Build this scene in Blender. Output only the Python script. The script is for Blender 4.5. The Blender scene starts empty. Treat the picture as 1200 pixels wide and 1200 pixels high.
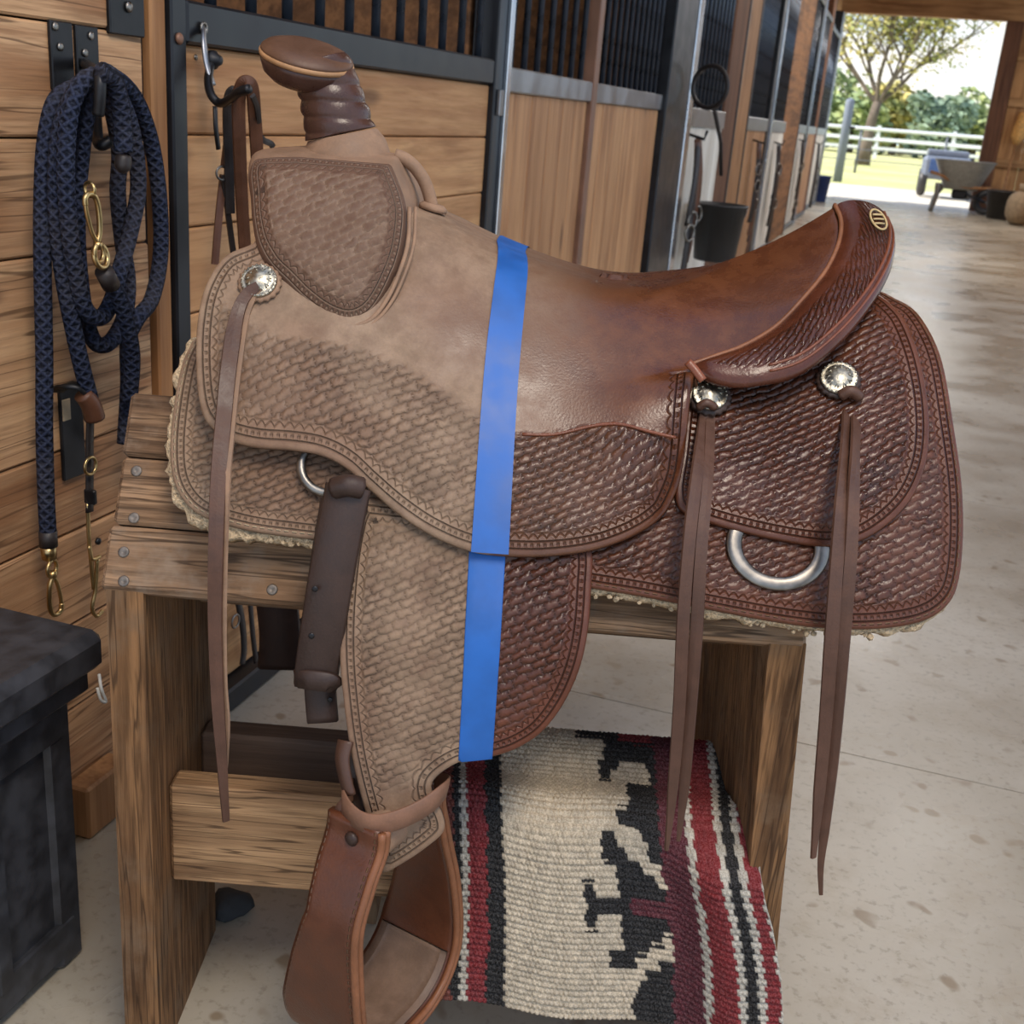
import bpy, bmesh, math, random
import numpy as np
from mathutils import Vector, Matrix
from mathutils.geometry import delaunay_2d_cdt
random.seed(4); rng = np.random.default_rng(4)
S = bpy.context.scene; COL = S.collection
# ------------------------------------------------------------------ camera, sky, sun, exposure
H = 1.05                                   # eye height
RC = np.array([[0.94556501, -0.17415365, 0.27491329], [0.31627029, 0.29271825, -0.9023797], [0.07668058, 0.94020558, 0.33186376]])
FPX = 1341.156
YAW = math.radians(16.94355)
cam = bpy.data.cameras.new('camera'); camo = bpy.data.objects.new('camera', cam); COL.objects.link(camo)
M4 = Matrix([list(map(float, r)) + [0] for r in RC] + [[0, 0, 0, 1]]); M4.translation = (0, 0, H)
camo.matrix_world = M4
cam.sensor_width = 36; cam.lens = FPX / 1200 * 36; cam.clip_start = .05; cam.clip_end = 600
cam.dof.use_dof = True; cam.dof.focus_distance = 1.12; cam.dof.aperture_fstop = 13
S.camera = camo
S.view_settings.view_transform = 'Standard'; S.view_settings.look = 'None'; S.view_settings.gamma = 1
S.view_settings.use_curve_mapping = False; S.view_settings.exposure = .62
S.cycles.max_bounces = 8; S.cycles.diffuse_bounces = 5
W = bpy.data.worlds.new('sky'); S.world = W; W.use_nodes = True
def world_nodes():
    nt = W.node_tree; nt.nodes.clear(); N = nt.nodes.new; L = nt.links.new
    tc = N('ShaderNodeTexCoord'); mp = N('ShaderNodeMapping'); mp.inputs['Scale'].default_value = (5, 5, 11)
    no = N('ShaderNodeTexNoise'); no.inputs['Scale'].default_value = 1.0; no.inputs['Detail'].default_value = 6
    L(tc.outputs['Generated'], mp.inputs[0]); L(mp.outputs[0], no.inputs['Vector'])
    cr = N('ShaderNodeValToRGB'); cr.color_ramp.elements[0].position = .45; cr.color_ramp.elements[1].position = .60
    L(no.outputs[0], cr.inputs[0])
    sx = N('ShaderNodeSeparateXYZ'); L(tc.outputs['Generated'], sx.inputs[0])
    g = N('ShaderNodeValToRGB'); e = g.color_ramp.elements
    e[0].position = 0; e[0].color = (.50, .74, 1, 1); e[1].position = .5; e[1].color = (.20, .42, .9, 1)
    L(sx.outputs[2], g.inputs[0])
    mx = N('ShaderNodeMix'); mx.data_type = 'RGBA'; L(cr.outputs[0], mx.inputs[0]); L(g.outputs[0], mx.inputs[6]); mx.inputs[7].default_value = (1.0, .965, .90, 1)
    bg = N('ShaderNodeBackground'); L(mx.outputs[2], bg.inputs[0]); bg.inputs[1].default_value = .9
    o = N('ShaderNodeOutputWorld'); L(bg.outputs[0], o.inputs[0])
world_nodes()
sun = bpy.data.lights.new('sun', 'SUN'); sun.energy = 5.0; sun.angle = .01; sun.color = (1, .94, .85)
suno = bpy.data.objects.new('sun', sun); COL.objects.link(suno); suno.rotation_euler = (math.radians(12), math.radians(-48), 0)
def fill_light(name, loc, size, power, col=(1, .95, .88), rot=(0, 0, 0)):
    l = bpy.data.lights.new(name, 'AREA'); l.shape = 'RECTANGLE'; l.size, l.size_y = size; l.energy = power; l.color = col
    o = bpy.data.objects.new(name, l); COL.objects.link(o); o.location = loc; o.rotation_euler = rot
fill_light('aisle_fill', (.55, -.3, 3.1), (.5, 1.4), 46, (1, .87, .72))  # unseen warm fill added above the camera, no fixture
fill_light('aisle_fill', (.6, 6.5, 3.1), (1.2, 1.8), 18, (1, .97, .93))  # this and the next two: unseen fills added to raise the aisle's ambient light
fill_light('aisle_fill', (.3, 12, 3.1), (.8, 1.8), 50, (1, .97, .93))
fill_light('aisle_fill', (.3, 17.5, 3.1), (.8, 1.8), 55, (1, .97, .93))
# ------------------------------------------------------------------ frames: W = barn (Y down the aisle), L = the saddle's own frame (x along the saddle, y away)
cY, sY = math.cos(YAW), math.sin(YAW)
L2W = np.array([[cY, -sY, 0], [sY, cY, 0], [0, 0, 1.]])
def ray_w(p):
    v = np.array([p[0] - 600., -(p[1] - 600.), -FPX]); return RC @ v
def ray_l(p): return L2W.T @ ray_w(p)
def U(px, py, d):                            # point seen at px,py at distance d ahead (L frame)
    r = ray_l((px, py)); return np.array([r[0] / r[1] * d, d, H + r[2] / r[1] * d])
def WX(px, py, x):                           # point seen at px,py on the wall plane x (W frame)
    r = ray_w((px, py)); t = x / r[0]; return np.array([x, r[1] * t, H + r[2] * t])
def WY(px, py, y):
    r = ray_w((px, py)); t = y / r[1]; return np.array([r[0] * t, y, H + r[2] * t])
def proj_l(P):
    P = np.asarray(P, float); Q = (P - np.array([0, 0, H])) @ L2W.T @ RC
    return np.stack([600 - Q[..., 0] / Q[..., 2] * FPX, 600 + Q[..., 1] / Q[..., 2] * FPX], -1)
# ------------------------------------------------------------------ objects
OFF = {}
def props(o, label=None, cat=None, group=None, kind=None):
    for k, v in (('label', label), ('category', cat), ('group', group), ('kind', kind)):
        if v: o[k] = v
    return o
def thing(name, label, cat, off, frame='W', group=None, kind=None):
    o = bpy.data.objects.new(name, None); COL.objects.link(o); o.empty_display_size = .05
    off = np.array(off, float); o.location = L2W @ off if frame == 'L' else off
    o.rotation_euler = (0, 0, YAW if frame == 'L' else 0); OFF[o.name] = off
    return props(o, label, cat, group, kind)
def mesh_data(name, V, F, mat, smooth=True, recalc=False, uv=None, attrs=None, cols=None):
    me = bpy.data.meshes.new(name); me.from_pydata([tuple(v) for v in V], [], [tuple(f) for f in F])
    if recalc:
        bm = bmesh.new(); bm.from_mesh(me); bmesh.ops.recalc_face_normals(bm, faces=bm.faces); bm.to_mesh(me); bm.free()
    if smooth: me.polygons.foreach_set('use_smooth', [True] * len(me.polygons))
    if uv is not None:
        ul = me.uv_layers.new(name='UVMap'); li = np.empty(len(me.loops), np.int32); me.loops.foreach_get('vertex_index', li)
        ul.data.foreach_set('uv', np.asarray(uv, np.float32)[li].ravel())
    for k, a in (attrs or {}).items():
        at = me.attributes.new(k, 'FLOAT', 'POINT'); at.data.foreach_set('value', np.asarray(a, np.float32))
    if cols is not None:
        at = me.color_attributes.new('Col', 'FLOAT_COLOR', 'POINT'); at.data.foreach_set('color', np.asarray(cols, np.float32).ravel())
    if mat: me.materials.append(mat)
    me.update(); return me
def part(name, VF, mat, parent, label=None, kind=None, **kw):
    off = OFF[parent.name]; V = np.asarray(VF[0], float) - off
    o = bpy.data.objects.new(name, mesh_data(name, V, VF[1], mat, **kw)); COL.objects.link(o); o.parent = parent
    OFF[o.name] = off; return props(o, label, None, None, kind)
def solo(name, VF, mat, label, cat, off, frame='W', group=None, kind=None, **kw):
    off = np.array(off, float); V = np.asarray(VF[0], float) - off
    o = bpy.data.objects.new(name, mesh_data(name, V, VF[1], mat, **kw)); COL.objects.link(o)
    o.location = L2W @ off if frame == 'L' else off; o.rotation_euler = (0, 0, YAW if frame == 'L' else 0)
    OFF[o.name] = off; return props(o, label, cat, group, kind)
def struct(name, VF, mat, **kw): return solo(name, VF, mat, None, None, (0, 0, 0), kind='structure', **kw)
def struct_root(name): return thing(name, None, None, (0, 0, 0), kind='structure')
# ------------------------------------------------------------------ shapes -> (V, F)
def cat(*vs):
    V = []; F = []; n = 0
    for v, f in vs:
        V.append(np.asarray(v, float)); F += [tuple(i + n for i in q) for q in f]; n += len(v)
    return np.concatenate(V), F
def box(lo, hi, b=.003, R=None, c0=None):
    lo = np.array(lo, float); hi = np.array(hi, float); c = (lo + hi) / 2; h = (hi - lo) / 2; b = min(b, h.min() * .45)
    V = []; idx = {}
    for sx in (-1, 1):
        for sy in (-1, 1):
            for sz in (-1, 1):
                for a in range(3):
                    v = np.array([sx, sy, sz]) * (h - b); v[a] = (sx, sy, sz)[a] * h[a]; idx[(sx, sy, sz, a)] = len(V); V.append(v)
    F = []
    for a in range(3):
        o1, o2 = [k for k in range(3) if k != a]
        for s in (-1, 1):
            q = []
            for (p1, p2) in ((-1, -1), (1, -1), (1, 1), (-1, 1)):
                k = [0, 0, 0]; k[a] = s; k[o1] = p1; k[o2] = p2; q.append(idx[(*k, a)])
            F.append(q)
        for p1 in (-1, 1):
            for p2 in (-1, 1):
                k = [0, 0, 0]; k[o1] = p1; k[o2] = p2; k[a] = -1; A = tuple(k); k[a] = 1; B = tuple(k)
                F.append([idx[(*A, o1)], idx[(*A, o2)], idx[(*B, o2)], idx[(*B, o1)]])
    for sx in (-1, 1):
        for sy in (-1, 1):
            for sz in (-1, 1): F.append([idx[(sx, sy, sz, a)] for a in range(3)])
    V = np.array(V)
    if R is not None: V = V @ np.asarray(R).T
    V = V + c
    # consistent winding (convex)
    G = []
    for f in F:
        p = V[list(f)]; n = np.cross(p[1] - p[0], p[2] - p[0]); G.append(tuple(f) if np.dot(n, p.mean(0) - c) > 0 else tuple(f[::-1]))
    return V, G
def rotz(a): return np.array([[math.cos(a), -math.sin(a), 0], [math.sin(a), math.cos(a), 0], [0, 0, 1]])
def rotx(a): return np.array([[1, 0, 0], [0, math.cos(a), -math.sin(a)], [0, math.sin(a), math.cos(a)]])
def roty(a): return np.array([[math.cos(a), 0, math.sin(a)], [0, 1, 0], [-math.sin(a), 0, math.cos(a)]])
def catmull(P, n=8, closed=False):
    P = np.asarray(P, float); m = len(P)
    if m < 3 and not closed: 
        t = np.linspace(0, 1, n + 1)[:, None]; return P[0] * (1 - t) + P[1] * t
    out = []
    for i in range(m if closed else m - 1):
        p0 = P[(i - 1) % m] if closed or i > 0 else 2 * P[0] - P[1]
        p1 = P[i]; p2 = P[(i + 1) % m]
        p3 = P[(i + 2) % m] if closed or i + 2 < m else 2 * P[-1] - P[-2]
        for k in range(n):
            t = k / n
            out.append(.5 * ((2 * p1) + (-p0 + p2) * t + (2 * p0 - 5 * p1 + 4 * p2 - p3) * t * t + (-p0 + 3 * p1 - 3 * p2 + p3) * t ** 3))
    if not closed: out.append(P[-1])
    return np.array(out)
def resample(P, d, closed=False):
    P = np.asarray(P, float)
    if closed: P = np.vstack([P, P[:1]])
    s = np.r_[0, np.cumsum(np.linalg.norm(np.diff(P, axis=0), axis=1))]
    keep = np.r_[True, np.diff(s) > 1e-9]; P = P[keep]; s = s[keep]
    n = max(4, int(round(s[-1] / d))); t = np.linspace(0, s[-1], n + 1)
    Q = np.stack([np.interp(t, s, P[:, k]) for k in range(P.shape[1])], 1)
    return Q[:-1] if closed else Q
def tube(P, r, seg=10, closed=False, caps=True, rf=None):
    P = np.asarray(P, float); n = len(P); r = np.broadcast_to(np.asarray(r, float), (n,))
    T = np.roll(P, -1, 0) - np.roll(P, 1, 0)
    if not closed: T[0] = P[1] - P[0]; T[-1] = P[-1] - P[-2]
    T /= np.linalg.norm(T, axis=1)[:, None] + 1e-12
    up = np.array([0, 0, 1.]) if abs(T[0][2]) < .9 else np.array([1., 0, 0]); nn = np.cross(T[0], up); nn /= np.linalg.norm(nn)
    V = []; UVv = []; s = np.r_[0, np.cumsum(np.linalg.norm(np.diff(P, axis=0), axis=1))]
    for i in range(n):
        nn = nn - T[i] * np.dot(nn, T[i]); nn /= np.linalg.norm(nn) + 1e-12; bb = np.cross(T[i], nn)
        for k in range(seg):
            a = 2 * math.pi * k / seg; rr = r[i] * (rf(s[i], a) if rf else 1)
            V.append(P[i] + rr * (math.cos(a) * nn + math.sin(a) * bb)); UVv.append((s[i], k / seg))
    F = []
    for i in range(n if closed else n - 1):
        j = (i + 1) % n
        for k in range(seg):
            k2 = (k + 1) % seg; F.append((i * seg + k, i * seg + k2, j * seg + k2, j * seg + k))
    if caps and not closed: F.append(tuple(range(seg))[::-1]); F.append(tuple((n - 1) * seg + k for k in range(seg)))
    return np.array(V), F
def ring(c, axis, R, r, seg=28, s2=8, flat=1.0, arc=(0, 360)):
    ax = np.array(axis, float); ax /= np.linalg.norm(ax); a = np.cross(ax, [0, 0, 1.]); 
    if np.linalg.norm(a) < .1: a = np.cross(ax, [1., 0, 0])
    a /= np.linalg.norm(a); b = np.cross(ax, a)
    full = arc[1] - arc[0] >= 360
    t = np.radians(np.linspace(arc[0], arc[1], seg + (0 if full else 1), endpoint=not full))
    P = np.array(c) + R * (np.cos(t)[:, None] * a + np.sin(t)[:, None] * b)
    return tube(P, r, s2, closed=full)
def lathe(prof, seg=24, c=(0, 0, 0), R=None, sc=None):
    V = []; F = []; n = len(prof)
    for (r, z) in prof:
        for k in range(seg):
            a = 2 * math.pi * k / seg; m = sc(a) if sc else 1; V.append((r * m * math.cos(a), r * m * math.sin(a), z))
    for i in range(n - 1):
        for k in range(seg): F.append((i * seg + k, i * seg + (k + 1) % seg, (i + 1) * seg + (k + 1) % seg, (i + 1) * seg + k))
    F.append(tuple(range(seg))[::-1]); F.append(tuple((n - 1) * seg + k for k in range(seg)))
    V = np.array(V)
    if R is not None: V = V @ np.asarray(R).T
    return V + np.array(c), F
def zto(n):                                   # rotation taking +z to n
    n = np.array(n, float); n /= np.linalg.norm(n); q = Vector((0, 0, 1)).rotation_difference(Vector(n)); return np.array(q.to_matrix())
def ribbon(P, w, th, nrm):                    # strap: flat section swept along P; nrm = facing direction(s)
    P = np.asarray(P, float); n = len(P); w = np.broadcast_to(np.asarray(w, float), (n,)); nrm = np.broadcast_to(np.asarray(nrm, float), (n, 3))
    T = np.zeros_like(P); T[1:-1] = P[2:] - P[:-2]; T[0] = P[1] - P[0]; T[-1] = P[-1] - P[-2]; T /= np.linalg.norm(T, axis=1)[:, None]
    B = np.cross(T, nrm); B /= np.linalg.norm(B, axis=1)[:, None]; Nn = np.cross(B, T)
    V = []; F = []
    sec = [(-1, -.35), (-.9, .5), (0, .6), (.9, .5), (1, -.35), (.9, -.5), (-.9, -.5)]; m = len(sec)
    for i in range(n):
        for a, b in sec: V.append(P[i] + B[i] * a * w[i] / 2 + Nn[i] * b * th)
    for i in range(n - 1):
        for k in range(m): F.append((i * m + k, i * m + (k + 1) % m, (i + 1) * m + (k + 1) % m, (i + 1) * m + k))
    F.append(tuple(range(m))[::-1]); F.append(tuple((n - 1) * m + k for k in range(m)))
    return np.array(V), F
def pxpath(pts, n=6, f=U): return catmull([f(*p) for p in pts], n)
# ------------------------------------------------------------------ materials
class NT:
    def __init__(s, name):
        s.m = bpy.data.materials.new(name); s.m.use_nodes = True; s.t = s.m.node_tree; s.b = s.t.nodes['Principled BSDF']
    def n(s, typ, **kw):
        nd = s.t.nodes.new('ShaderNode' + typ)
        for k, v in kw.items(): setattr(nd, k, v)
        return nd
    def set(s, sock, v):
        if isinstance(v, bpy.types.NodeSocket): s.t.links.new(v, sock)
        elif v is not None:
            if sock.type == 'RGBA' and hasattr(v, '__len__') and len(v) == 3: v = (*v, 1)
            sock.default_value = v
    def m2(s, op, a, b=None, c=None, clamp=False):
        nd = s.n('Math', operation=op, use_clamp=clamp); s.set(nd.inputs[0], a)
        if b is not None: s.set(nd.inputs[1], b)
        if c is not None: s.set(nd.inputs[2], c)
        return nd.outputs[0]
    def mix(s, f, a, b, blend='MIX'):
        nd = s.n('Mix', data_type='RGBA', blend_type=blend); s.set(nd.inputs[0], f); s.set(nd.inputs[6], a); s.set(nd.inputs[7], b); return nd.outputs[2]
    def attr(s, name): return s.n('Attribute', attribute_name=name).outputs['Fac']
    def noise(s, vec, sc, det=3, rough=.5, dist=0):
        nd = s.n('TexNoise'); s.set(nd.inputs['Vector'], vec); nd.inputs['Scale'].default_value = sc; nd.inputs['Detail'].default_value = det
        nd.inputs['Roughness'].default_value = rough; nd.inputs['Distortion'].default_value = dist; return nd.outputs[0]
    def ramp(s, v, lo, hi, a=0., b=1.):
        nd = s.n('MapRange', interpolation_type='SMOOTHSTEP'); s.set(nd.inputs[0], v); s.set(nd.inputs[1], lo); s.set(nd.inputs[2], hi); s.set(nd.inputs[3], a); s.set(nd.inputs[4], b); return nd.outputs[0]
    def mapv(s, vec, scale=(1, 1, 1), rot=(0, 0, 0), loc=(0, 0, 0)):
        nd = s.n('Mapping'); s.set(nd.inputs[0], vec); s.set(nd.inputs['Scale'], scale); s.set(nd.inputs['Rotation'], rot); s.set(nd.inputs['Location'], loc); return nd.outputs[0]
    def obj(s): return s.n('TexCoord').outputs['Object']
    def uv(s): return s.n('TexCoord').outputs['UV']
    def bump(s, h, dist=.001, st=1., prev=None):
        nd = s.n('Bump'); nd.inputs['Strength'].default_value = st; nd.inputs['Distance'].default_value = dist; s.set(nd.inputs['Height'], h)
        if prev is not None: s.set(nd.inputs['Normal'], prev)
        s.t.links.new(nd.outputs[0], s.b.inputs['Normal']); return nd.outputs[0]
    def out(s, col=None, rough=None, metal=None, spec=None, **kw):
        for k, v in (('Base Color', col), ('Roughness', rough), ('Metallic', metal), ('Specular IOR Level', spec)):
            if v is not None: s.set(s.b.inputs[k], v)
        for k, v in kw.items(): s.set(s.b.inputs[k.replace('_', ' ')], v)
        return s.m
def srgb(r, g, b):
    f = lambda c: ((c / 255 + .055) / 1.055) ** 2.4 if c > 10 else c / 255 / 12.92
    return (f(r), f(g), f(b))
def plain(name, col, rough=.5, metal=0., nz=.15, sc=30, bump=0., spec=None):
    t = NT(name); v = t.noise(t.obj(), sc, 4); d = [c * (1 - nz) for c in col]; l = [min(1, c * (1 + nz)) for c in col]
    c = t.mix(t.ramp(v, .3, .7), d, l)
    if bump: t.bump(v, bump)
    return t.out(c, t.ramp(v, .2, .8, rough * .8, min(1, rough * 1.15)), metal, spec)
def wood(name, base, dark, axis='x', sc=1., rough=.6, knots=True, grain=.5, weather=None, bumpd=.0012):
    t = NT(name); oi = t.n('ObjectInfo'); v = t.n('VectorMath', operation='MULTIPLY_ADD'); t.set(v.inputs[0], oi.outputs['Random']); v.inputs[1].default_value = (7.3, 5.1, 9.7); t.set(v.inputs[2], t.obj()); v = v.outputs[0]
    lo, hi = 1.3 * sc, 26 * sc
    s = {'x': (lo, hi, hi), 'y': (hi, lo, hi), 'z': (hi, hi, lo)}[axis]
    wob = t.noise(t.mapv(v, tuple(k * .12 + .6 for k in s)), 1.0, 2)
    vv = t.n('VectorMath', operation='ADD'); t.set(vv.inputs[0], t.mapv(v, s)); sc2 = t.n('VectorMath', operation='SCALE'); 
    t.set(sc2.inputs[0], t.n('Combine' + 'XYZ').outputs[0]); 
    cmb = t.n('CombineXYZ'); 
    for i in range(3): t.set(cmb.inputs[i], t.m2('MULTIPLY', wob, 2.5))
    t.set(vv.inputs[1], cmb.outputs[0]); g = t.noise(vv.outputs[0], 1., 5, .6)
    fine = t.noise(t.mapv(v, tuple(k * 4.5 for k in s)), 1., 3, .6)
    big = t.noise(v, 2.5 * sc, 3)
    c = t.mix(t.ramp(g, .38, .62), dark, base)
    c = t.mix(t.ramp(fine, .42, .66, .0, grain), c, [k * .45 for k in dark])
    c = t.mix(t.ramp(big, .35, .7, 0, .45), c, [min(1, k * 1.22) for k in base])
    if weather: c = t.mix(t.ramp(t.noise(v, 6 * sc, 5, .65), .45, .68, 0, .8), c, weather)
    if grain >= .55:
        cn = t.noise(t.mapv(v, tuple(k * (1.0 if k == lo else 1.3) for k in s)), 1., 2, .5, .2); crk = t.ramp(t.m2('ABSOLUTE', t.m2('SUBTRACT', cn, .5)), .004, .022, .75, 0); c = t.mix(crk, c, [k * .28 for k in dark])
    if knots:
        vo = t.n('TexVoronoi'); t.set(vo.inputs['Vector'], t.mapv(v, tuple(2.2 if k == lo else 7. for k in s))); vo.inputs['Scale'].default_value = 1.1 * sc
        kn = t.ramp(vo.outputs['Distance'], .05, .16, .85, 0); c = t.mix(kn, c, [k * .3 for k in dark])
    c = t.mix(t.ramp(oi.outputs['Random'], 0, 1, 0, .35), c, [k * .78 for k in dark])
    t.bump(t.m2('ADD', g, t.m2('MULTIPLY', fine, .6)), bumpd)
    return t.out(c, t.ramp(fine, .2, .8, rough * .85, min(1, rough * 1.2)), spec=.3)
DUST = srgb(150, 124, 100); DUSTD = srgb(78, 60, 47)
def leather(name, clean, recess, rough=.3, basket=True, border=True, stitch=False, ang=-26, tone=None, dust=True, scallop=.0155, fdust=None, dcol=None, drec=None):
    t = NT(name); uv = t.uv(); ob = t.obj()
    fine = t.noise(ob, 420, 3); mid = t.noise(ob, 38, 5, .65); big = t.noise(ob, 7, 3)
    h = t.m2('MULTIPLY', fine, .10); rec = t.m2('MULTIPLY', t.ramp(fine, .3, .7), .12)
    ed = t.attr('ed'); es = t.attr('es'); bwm = t.attr('bw')
    if basket:
        dn = t.n('TexNoise'); t.set(dn.inputs['Vector'], uv); dn.inputs['Scale'].default_value = 22
        ad = t.n('VectorMath', operation='MULTIPLY_ADD'); t.set(ad.inputs[0], dn.outputs['Color']); ad.inputs[1].default_value = (.008, .008, 0); t.set(ad.inputs[2], uv)
        sp = t.n('SeparateXYZ'); t.set(sp.inputs[0], t.mapv(ad.outputs[0], rot=(0, 0, math.radians(-ang))))
        bw_, bh_ = .0140, .0072
        d2 = t.n('TexNoise'); t.set(d2.inputs['Vector'], uv); d2.inputs['Scale'].default_value = 120; wv_ = t.m2('MULTIPLY', t.m2('SUBTRACT', d2.outputs[0], .5), .0052)
        vr = t.m2('DIVIDE', t.m2('ADD', sp.outputs[1], wv_), bh_); row = t.m2('FLOOR', vr)
        uu = t.m2('ADD', t.m2('DIVIDE', sp.outputs[0], bw_), t.m2('MULTIPLY', row, .5))
        fu = t.m2('ABSOLUTE', t.m2('SUBTRACT', t.m2('MULTIPLY', t.m2('FRACT', uu), 2), 1)); fv = t.m2('ABSOLUTE', t.m2('SUBTRACT', t.m2('MULTIPLY', t.m2('FRACT', vr), 2), 1))
        pil = t.m2('MULTIPLY', t.m2('SUBTRACT', 1, t.m2('POWER', fu, 4)), t.m2('SUBTRACT', 1, t.m2('POWER', fv, 2.2)))
        wn = t.n('TexWhiteNoise', noise_dimensions='2D'); cbn = t.n('CombineXYZ'); t.set(cbn.inputs[0], t.m2('FLOOR', uu)); t.set(cbn.inputs[1], row); t.set(wn.inputs['Vector'], cbn.outputs[0])
        pil = t.m2('MULTIPLY', pil, t.m2('ADD', .62, t.m2('MULTIPLY', wn.outputs['Value'], .38)))
        bar = t.ramp(fu, .72, .80); notch = t.ramp(fv, .3, .1, 0, .45)          # cross bars of the stamp
        pil = t.m2('MAXIMUM', pil, t.m2('MULTIPLY', bar, notch))
        mask = t.m2('MULTIPLY', bwm, t.ramp(ed, .019, .022)) if border else bwm
        wear = t.ramp(t.noise(ob, 14, 2), .25, .7, .45, 1.0)
        mask = t.m2('MULTIPLY', mask, wear)
        h = t.m2('ADD', h, t.m2('MULTIPLY', mask, pil))
        rec = t.m2('ADD', rec, t.m2('MULTIPLY', mask, t.m2('SUBTRACT', 1, pil)))
    def line(c, w): return t.m2('SUBTRACT', 1, t.m2('DIVIDE', t.m2('ABSOLUTE', t.m2('SUBTRACT', ed, c)), w), clamp=True)
    if border:
        sc = t.m2('ADD', scallop, t.m2('MULTIPLY', t.m2('ABSOLUTE', t.m2('SINE', t.m2('MULTIPLY', es, math.pi / .0088))), .0034))
        g = t.m2('MAXIMUM', t.m2('MAXIMUM', line(.0065, .0011), line(.0128, .0011)), t.m2('MULTIPLY', line(sc, .0014), .55))
        g = t.m2('MAXIMUM', g, t.m2('MULTIPLY', line(.0097, .0022), t.ramp(t.m2('SINE', t.m2('MULTIPLY', es, math.pi * 2 / .0062)), -.2, .6, 0, .8)))
        h = t.m2('SUBTRACT', h, t.m2('MULTIPLY', g, .8)); rec = t.m2('ADD', rec, t.m2('MULTIPLY', g, .8))
    rec = t.m2('MINIMUM', rec, 1)
    c = t.mix(t.ramp(mid, .3, .75), clean, tone or [k * 1.5 for k in clean]); c = t.mix(t.ramp(big, .35, .7, 0, .4), c, [k * .62 for k in clean])
    c = t.mix(t.m2('MULTIPLY', rec, .8), c, recess)
    ro = t.ramp(mid, .3, .7, rough * .8, rough * 1.25)
    if dust:
        du = fdust if fdust is not None else t.attr('dust')
        dc = t.mix(t.ramp(mid, .34, .68), dcol or DUST, [k * .72 for k in (dcol or DUST)]); dc = t.mix(t.ramp(big, .45, .7, 0, .5), dc, srgb(122, 86, 64)); dc = t.mix(t.m2('MULTIPLY', rec, .72), dc, drec or DUSTD)
        du = t.m2('MULTIPLY', du, t.ramp(t.noise(ob, 55, 4, .7), .25, .6, .68, 1.0))
        c = t.mix(du, c, dc); ro = t.m2('ADD', t.m2('MULTIPLY', du, .38), ro, clamp=True)
    if stitch:
        st = t.m2('MULTIPLY', line(.0042, .0011), t.m2('GREATER_THAN', t.m2('SINE', t.m2('MULTIPLY', es, math.pi * 2 / .0075)), -.3))
        c = t.mix(t.m2('MULTIPLY', st, t.ramp(t.attr('dust'), 0, 1, .22, .8)), c, srgb(205, 185, 150)); h = t.m2('ADD', h, t.m2('MULTIPLY', st, .6))
    t.bump(h, .0025, 1.)
    return t.out(c, ro, spec=.42)
CL = srgb(88, 48, 29); RC_ = srgb(36, 20, 15)
m_skirt = leather('tooled_skirt_leather', CL, RC_, .36, stitch=True)
m_rear = leather('tooled_rear_leather', srgb(84, 45, 27), RC_, .32)
m_seat = leather('seat_leather', srgb(82, 44, 26), RC_, .27, tone=srgb(106, 61, 33))
m_fork = leather('tooled_fork_leather', srgb(82, 54, 40), srgb(116, 92, 74), .5, scallop=.0145, dcol=srgb(100, 74, 57), drec=srgb(160, 137, 115))
m_fend = leather('tooled_fender_leather', srgb(86, 45, 27), RC_, .38)
m_roll = leather('cantle_leather', srgb(78, 40, 25), srgb(32, 18, 13), .24, border=False)
m_smooth = leather('plain_brown_leather', srgb(112, 62, 40), RC_, .33, basket=False, border=False, dust=False)
m_stir = leather('stirrup_leather', srgb(86, 47, 29), srgb(46, 26, 18), .36, basket=False, border=False, dust=False, stitch=True, tone=srgb(104, 59, 36))
m_tread = leather('stirrup_tread_leather', srgb(112, 90, 74), srgb(60, 42, 34), .55, basket=False, border=False, dust=False)
m_edge = leather('raw_leather_edge', srgb(126, 80, 52), srgb(80, 50, 30), .45, basket=False, border=False, dust=False)
m_string = leather('string_leather', srgb(80, 54, 41), srgb(60, 38, 28), .5, basket=False, border=False, dust=False)
m_dstr = leather('dusty_leather', srgb(136, 108, 86), srgb(96, 72, 56), .75, basket=False, border=False, dust=False)
m_dark = leather('dark_latigo_leather', srgb(55, 39, 32), srgb(28, 20, 17), .5, basket=False, border=False, dust=False)
m_wrap = leather('horn_wrap_leather', srgb(70, 46, 38), srgb(44, 28, 24), .3, basket=False, border=False, dust=False)
m_cap = leather('horn_cap_leather', srgb(90, 63, 46), srgb(60, 40, 30), .45, basket=False, border=False, dust=False)
m_tack = leather('tack_leather', srgb(92, 58, 40), srgb(44, 28, 20), .4, basket=False, border=False, dust=False)
m_black_l = leather('black_leather', srgb(44, 38, 36), srgb(20, 16, 15), .45, basket=False, border=False, dust=False)
m_silver = plain('engraved_silver', srgb(168, 162, 146), .38, 1., .35, 190, .0005)
m_steel = plain('worn_steel', srgb(138, 133, 126), .42, 1., .25, 60)
m_brass = plain('polished_brass', srgb(198, 170, 118), .34, 1., .15, 40)
m_iron = plain('black_iron', srgb(38, 38, 40), .42, .55, .35, 30)
m_blackp = plain('black_painted_steel', srgb(30, 31, 35), .38, .3, .3, 14)
m_galv = plain('galvanised_steel', srgb(150, 152, 156), .34, .85, .2, 9)
m_screw = plain('dull_screw', srgb(120, 112, 104), .55, .6, .3, 200)
m_chrome = plain('bright_steel_edge', srgb(200, 204, 210), .25, 1., .1, 9)
m_bar = plain('blue_sheen_bar', srgb(62, 70, 82), .3, .6, .2, 20)  # black bars with their bluish highlight put into the base colour
m_rust = plain('rust_brown_steel', srgb(128, 92, 72), .5, .2, .2, 8)
m_bin = plain('black_plastic', srgb(52, 53, 57), .45, 0, .45, 30, .0008)
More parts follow.
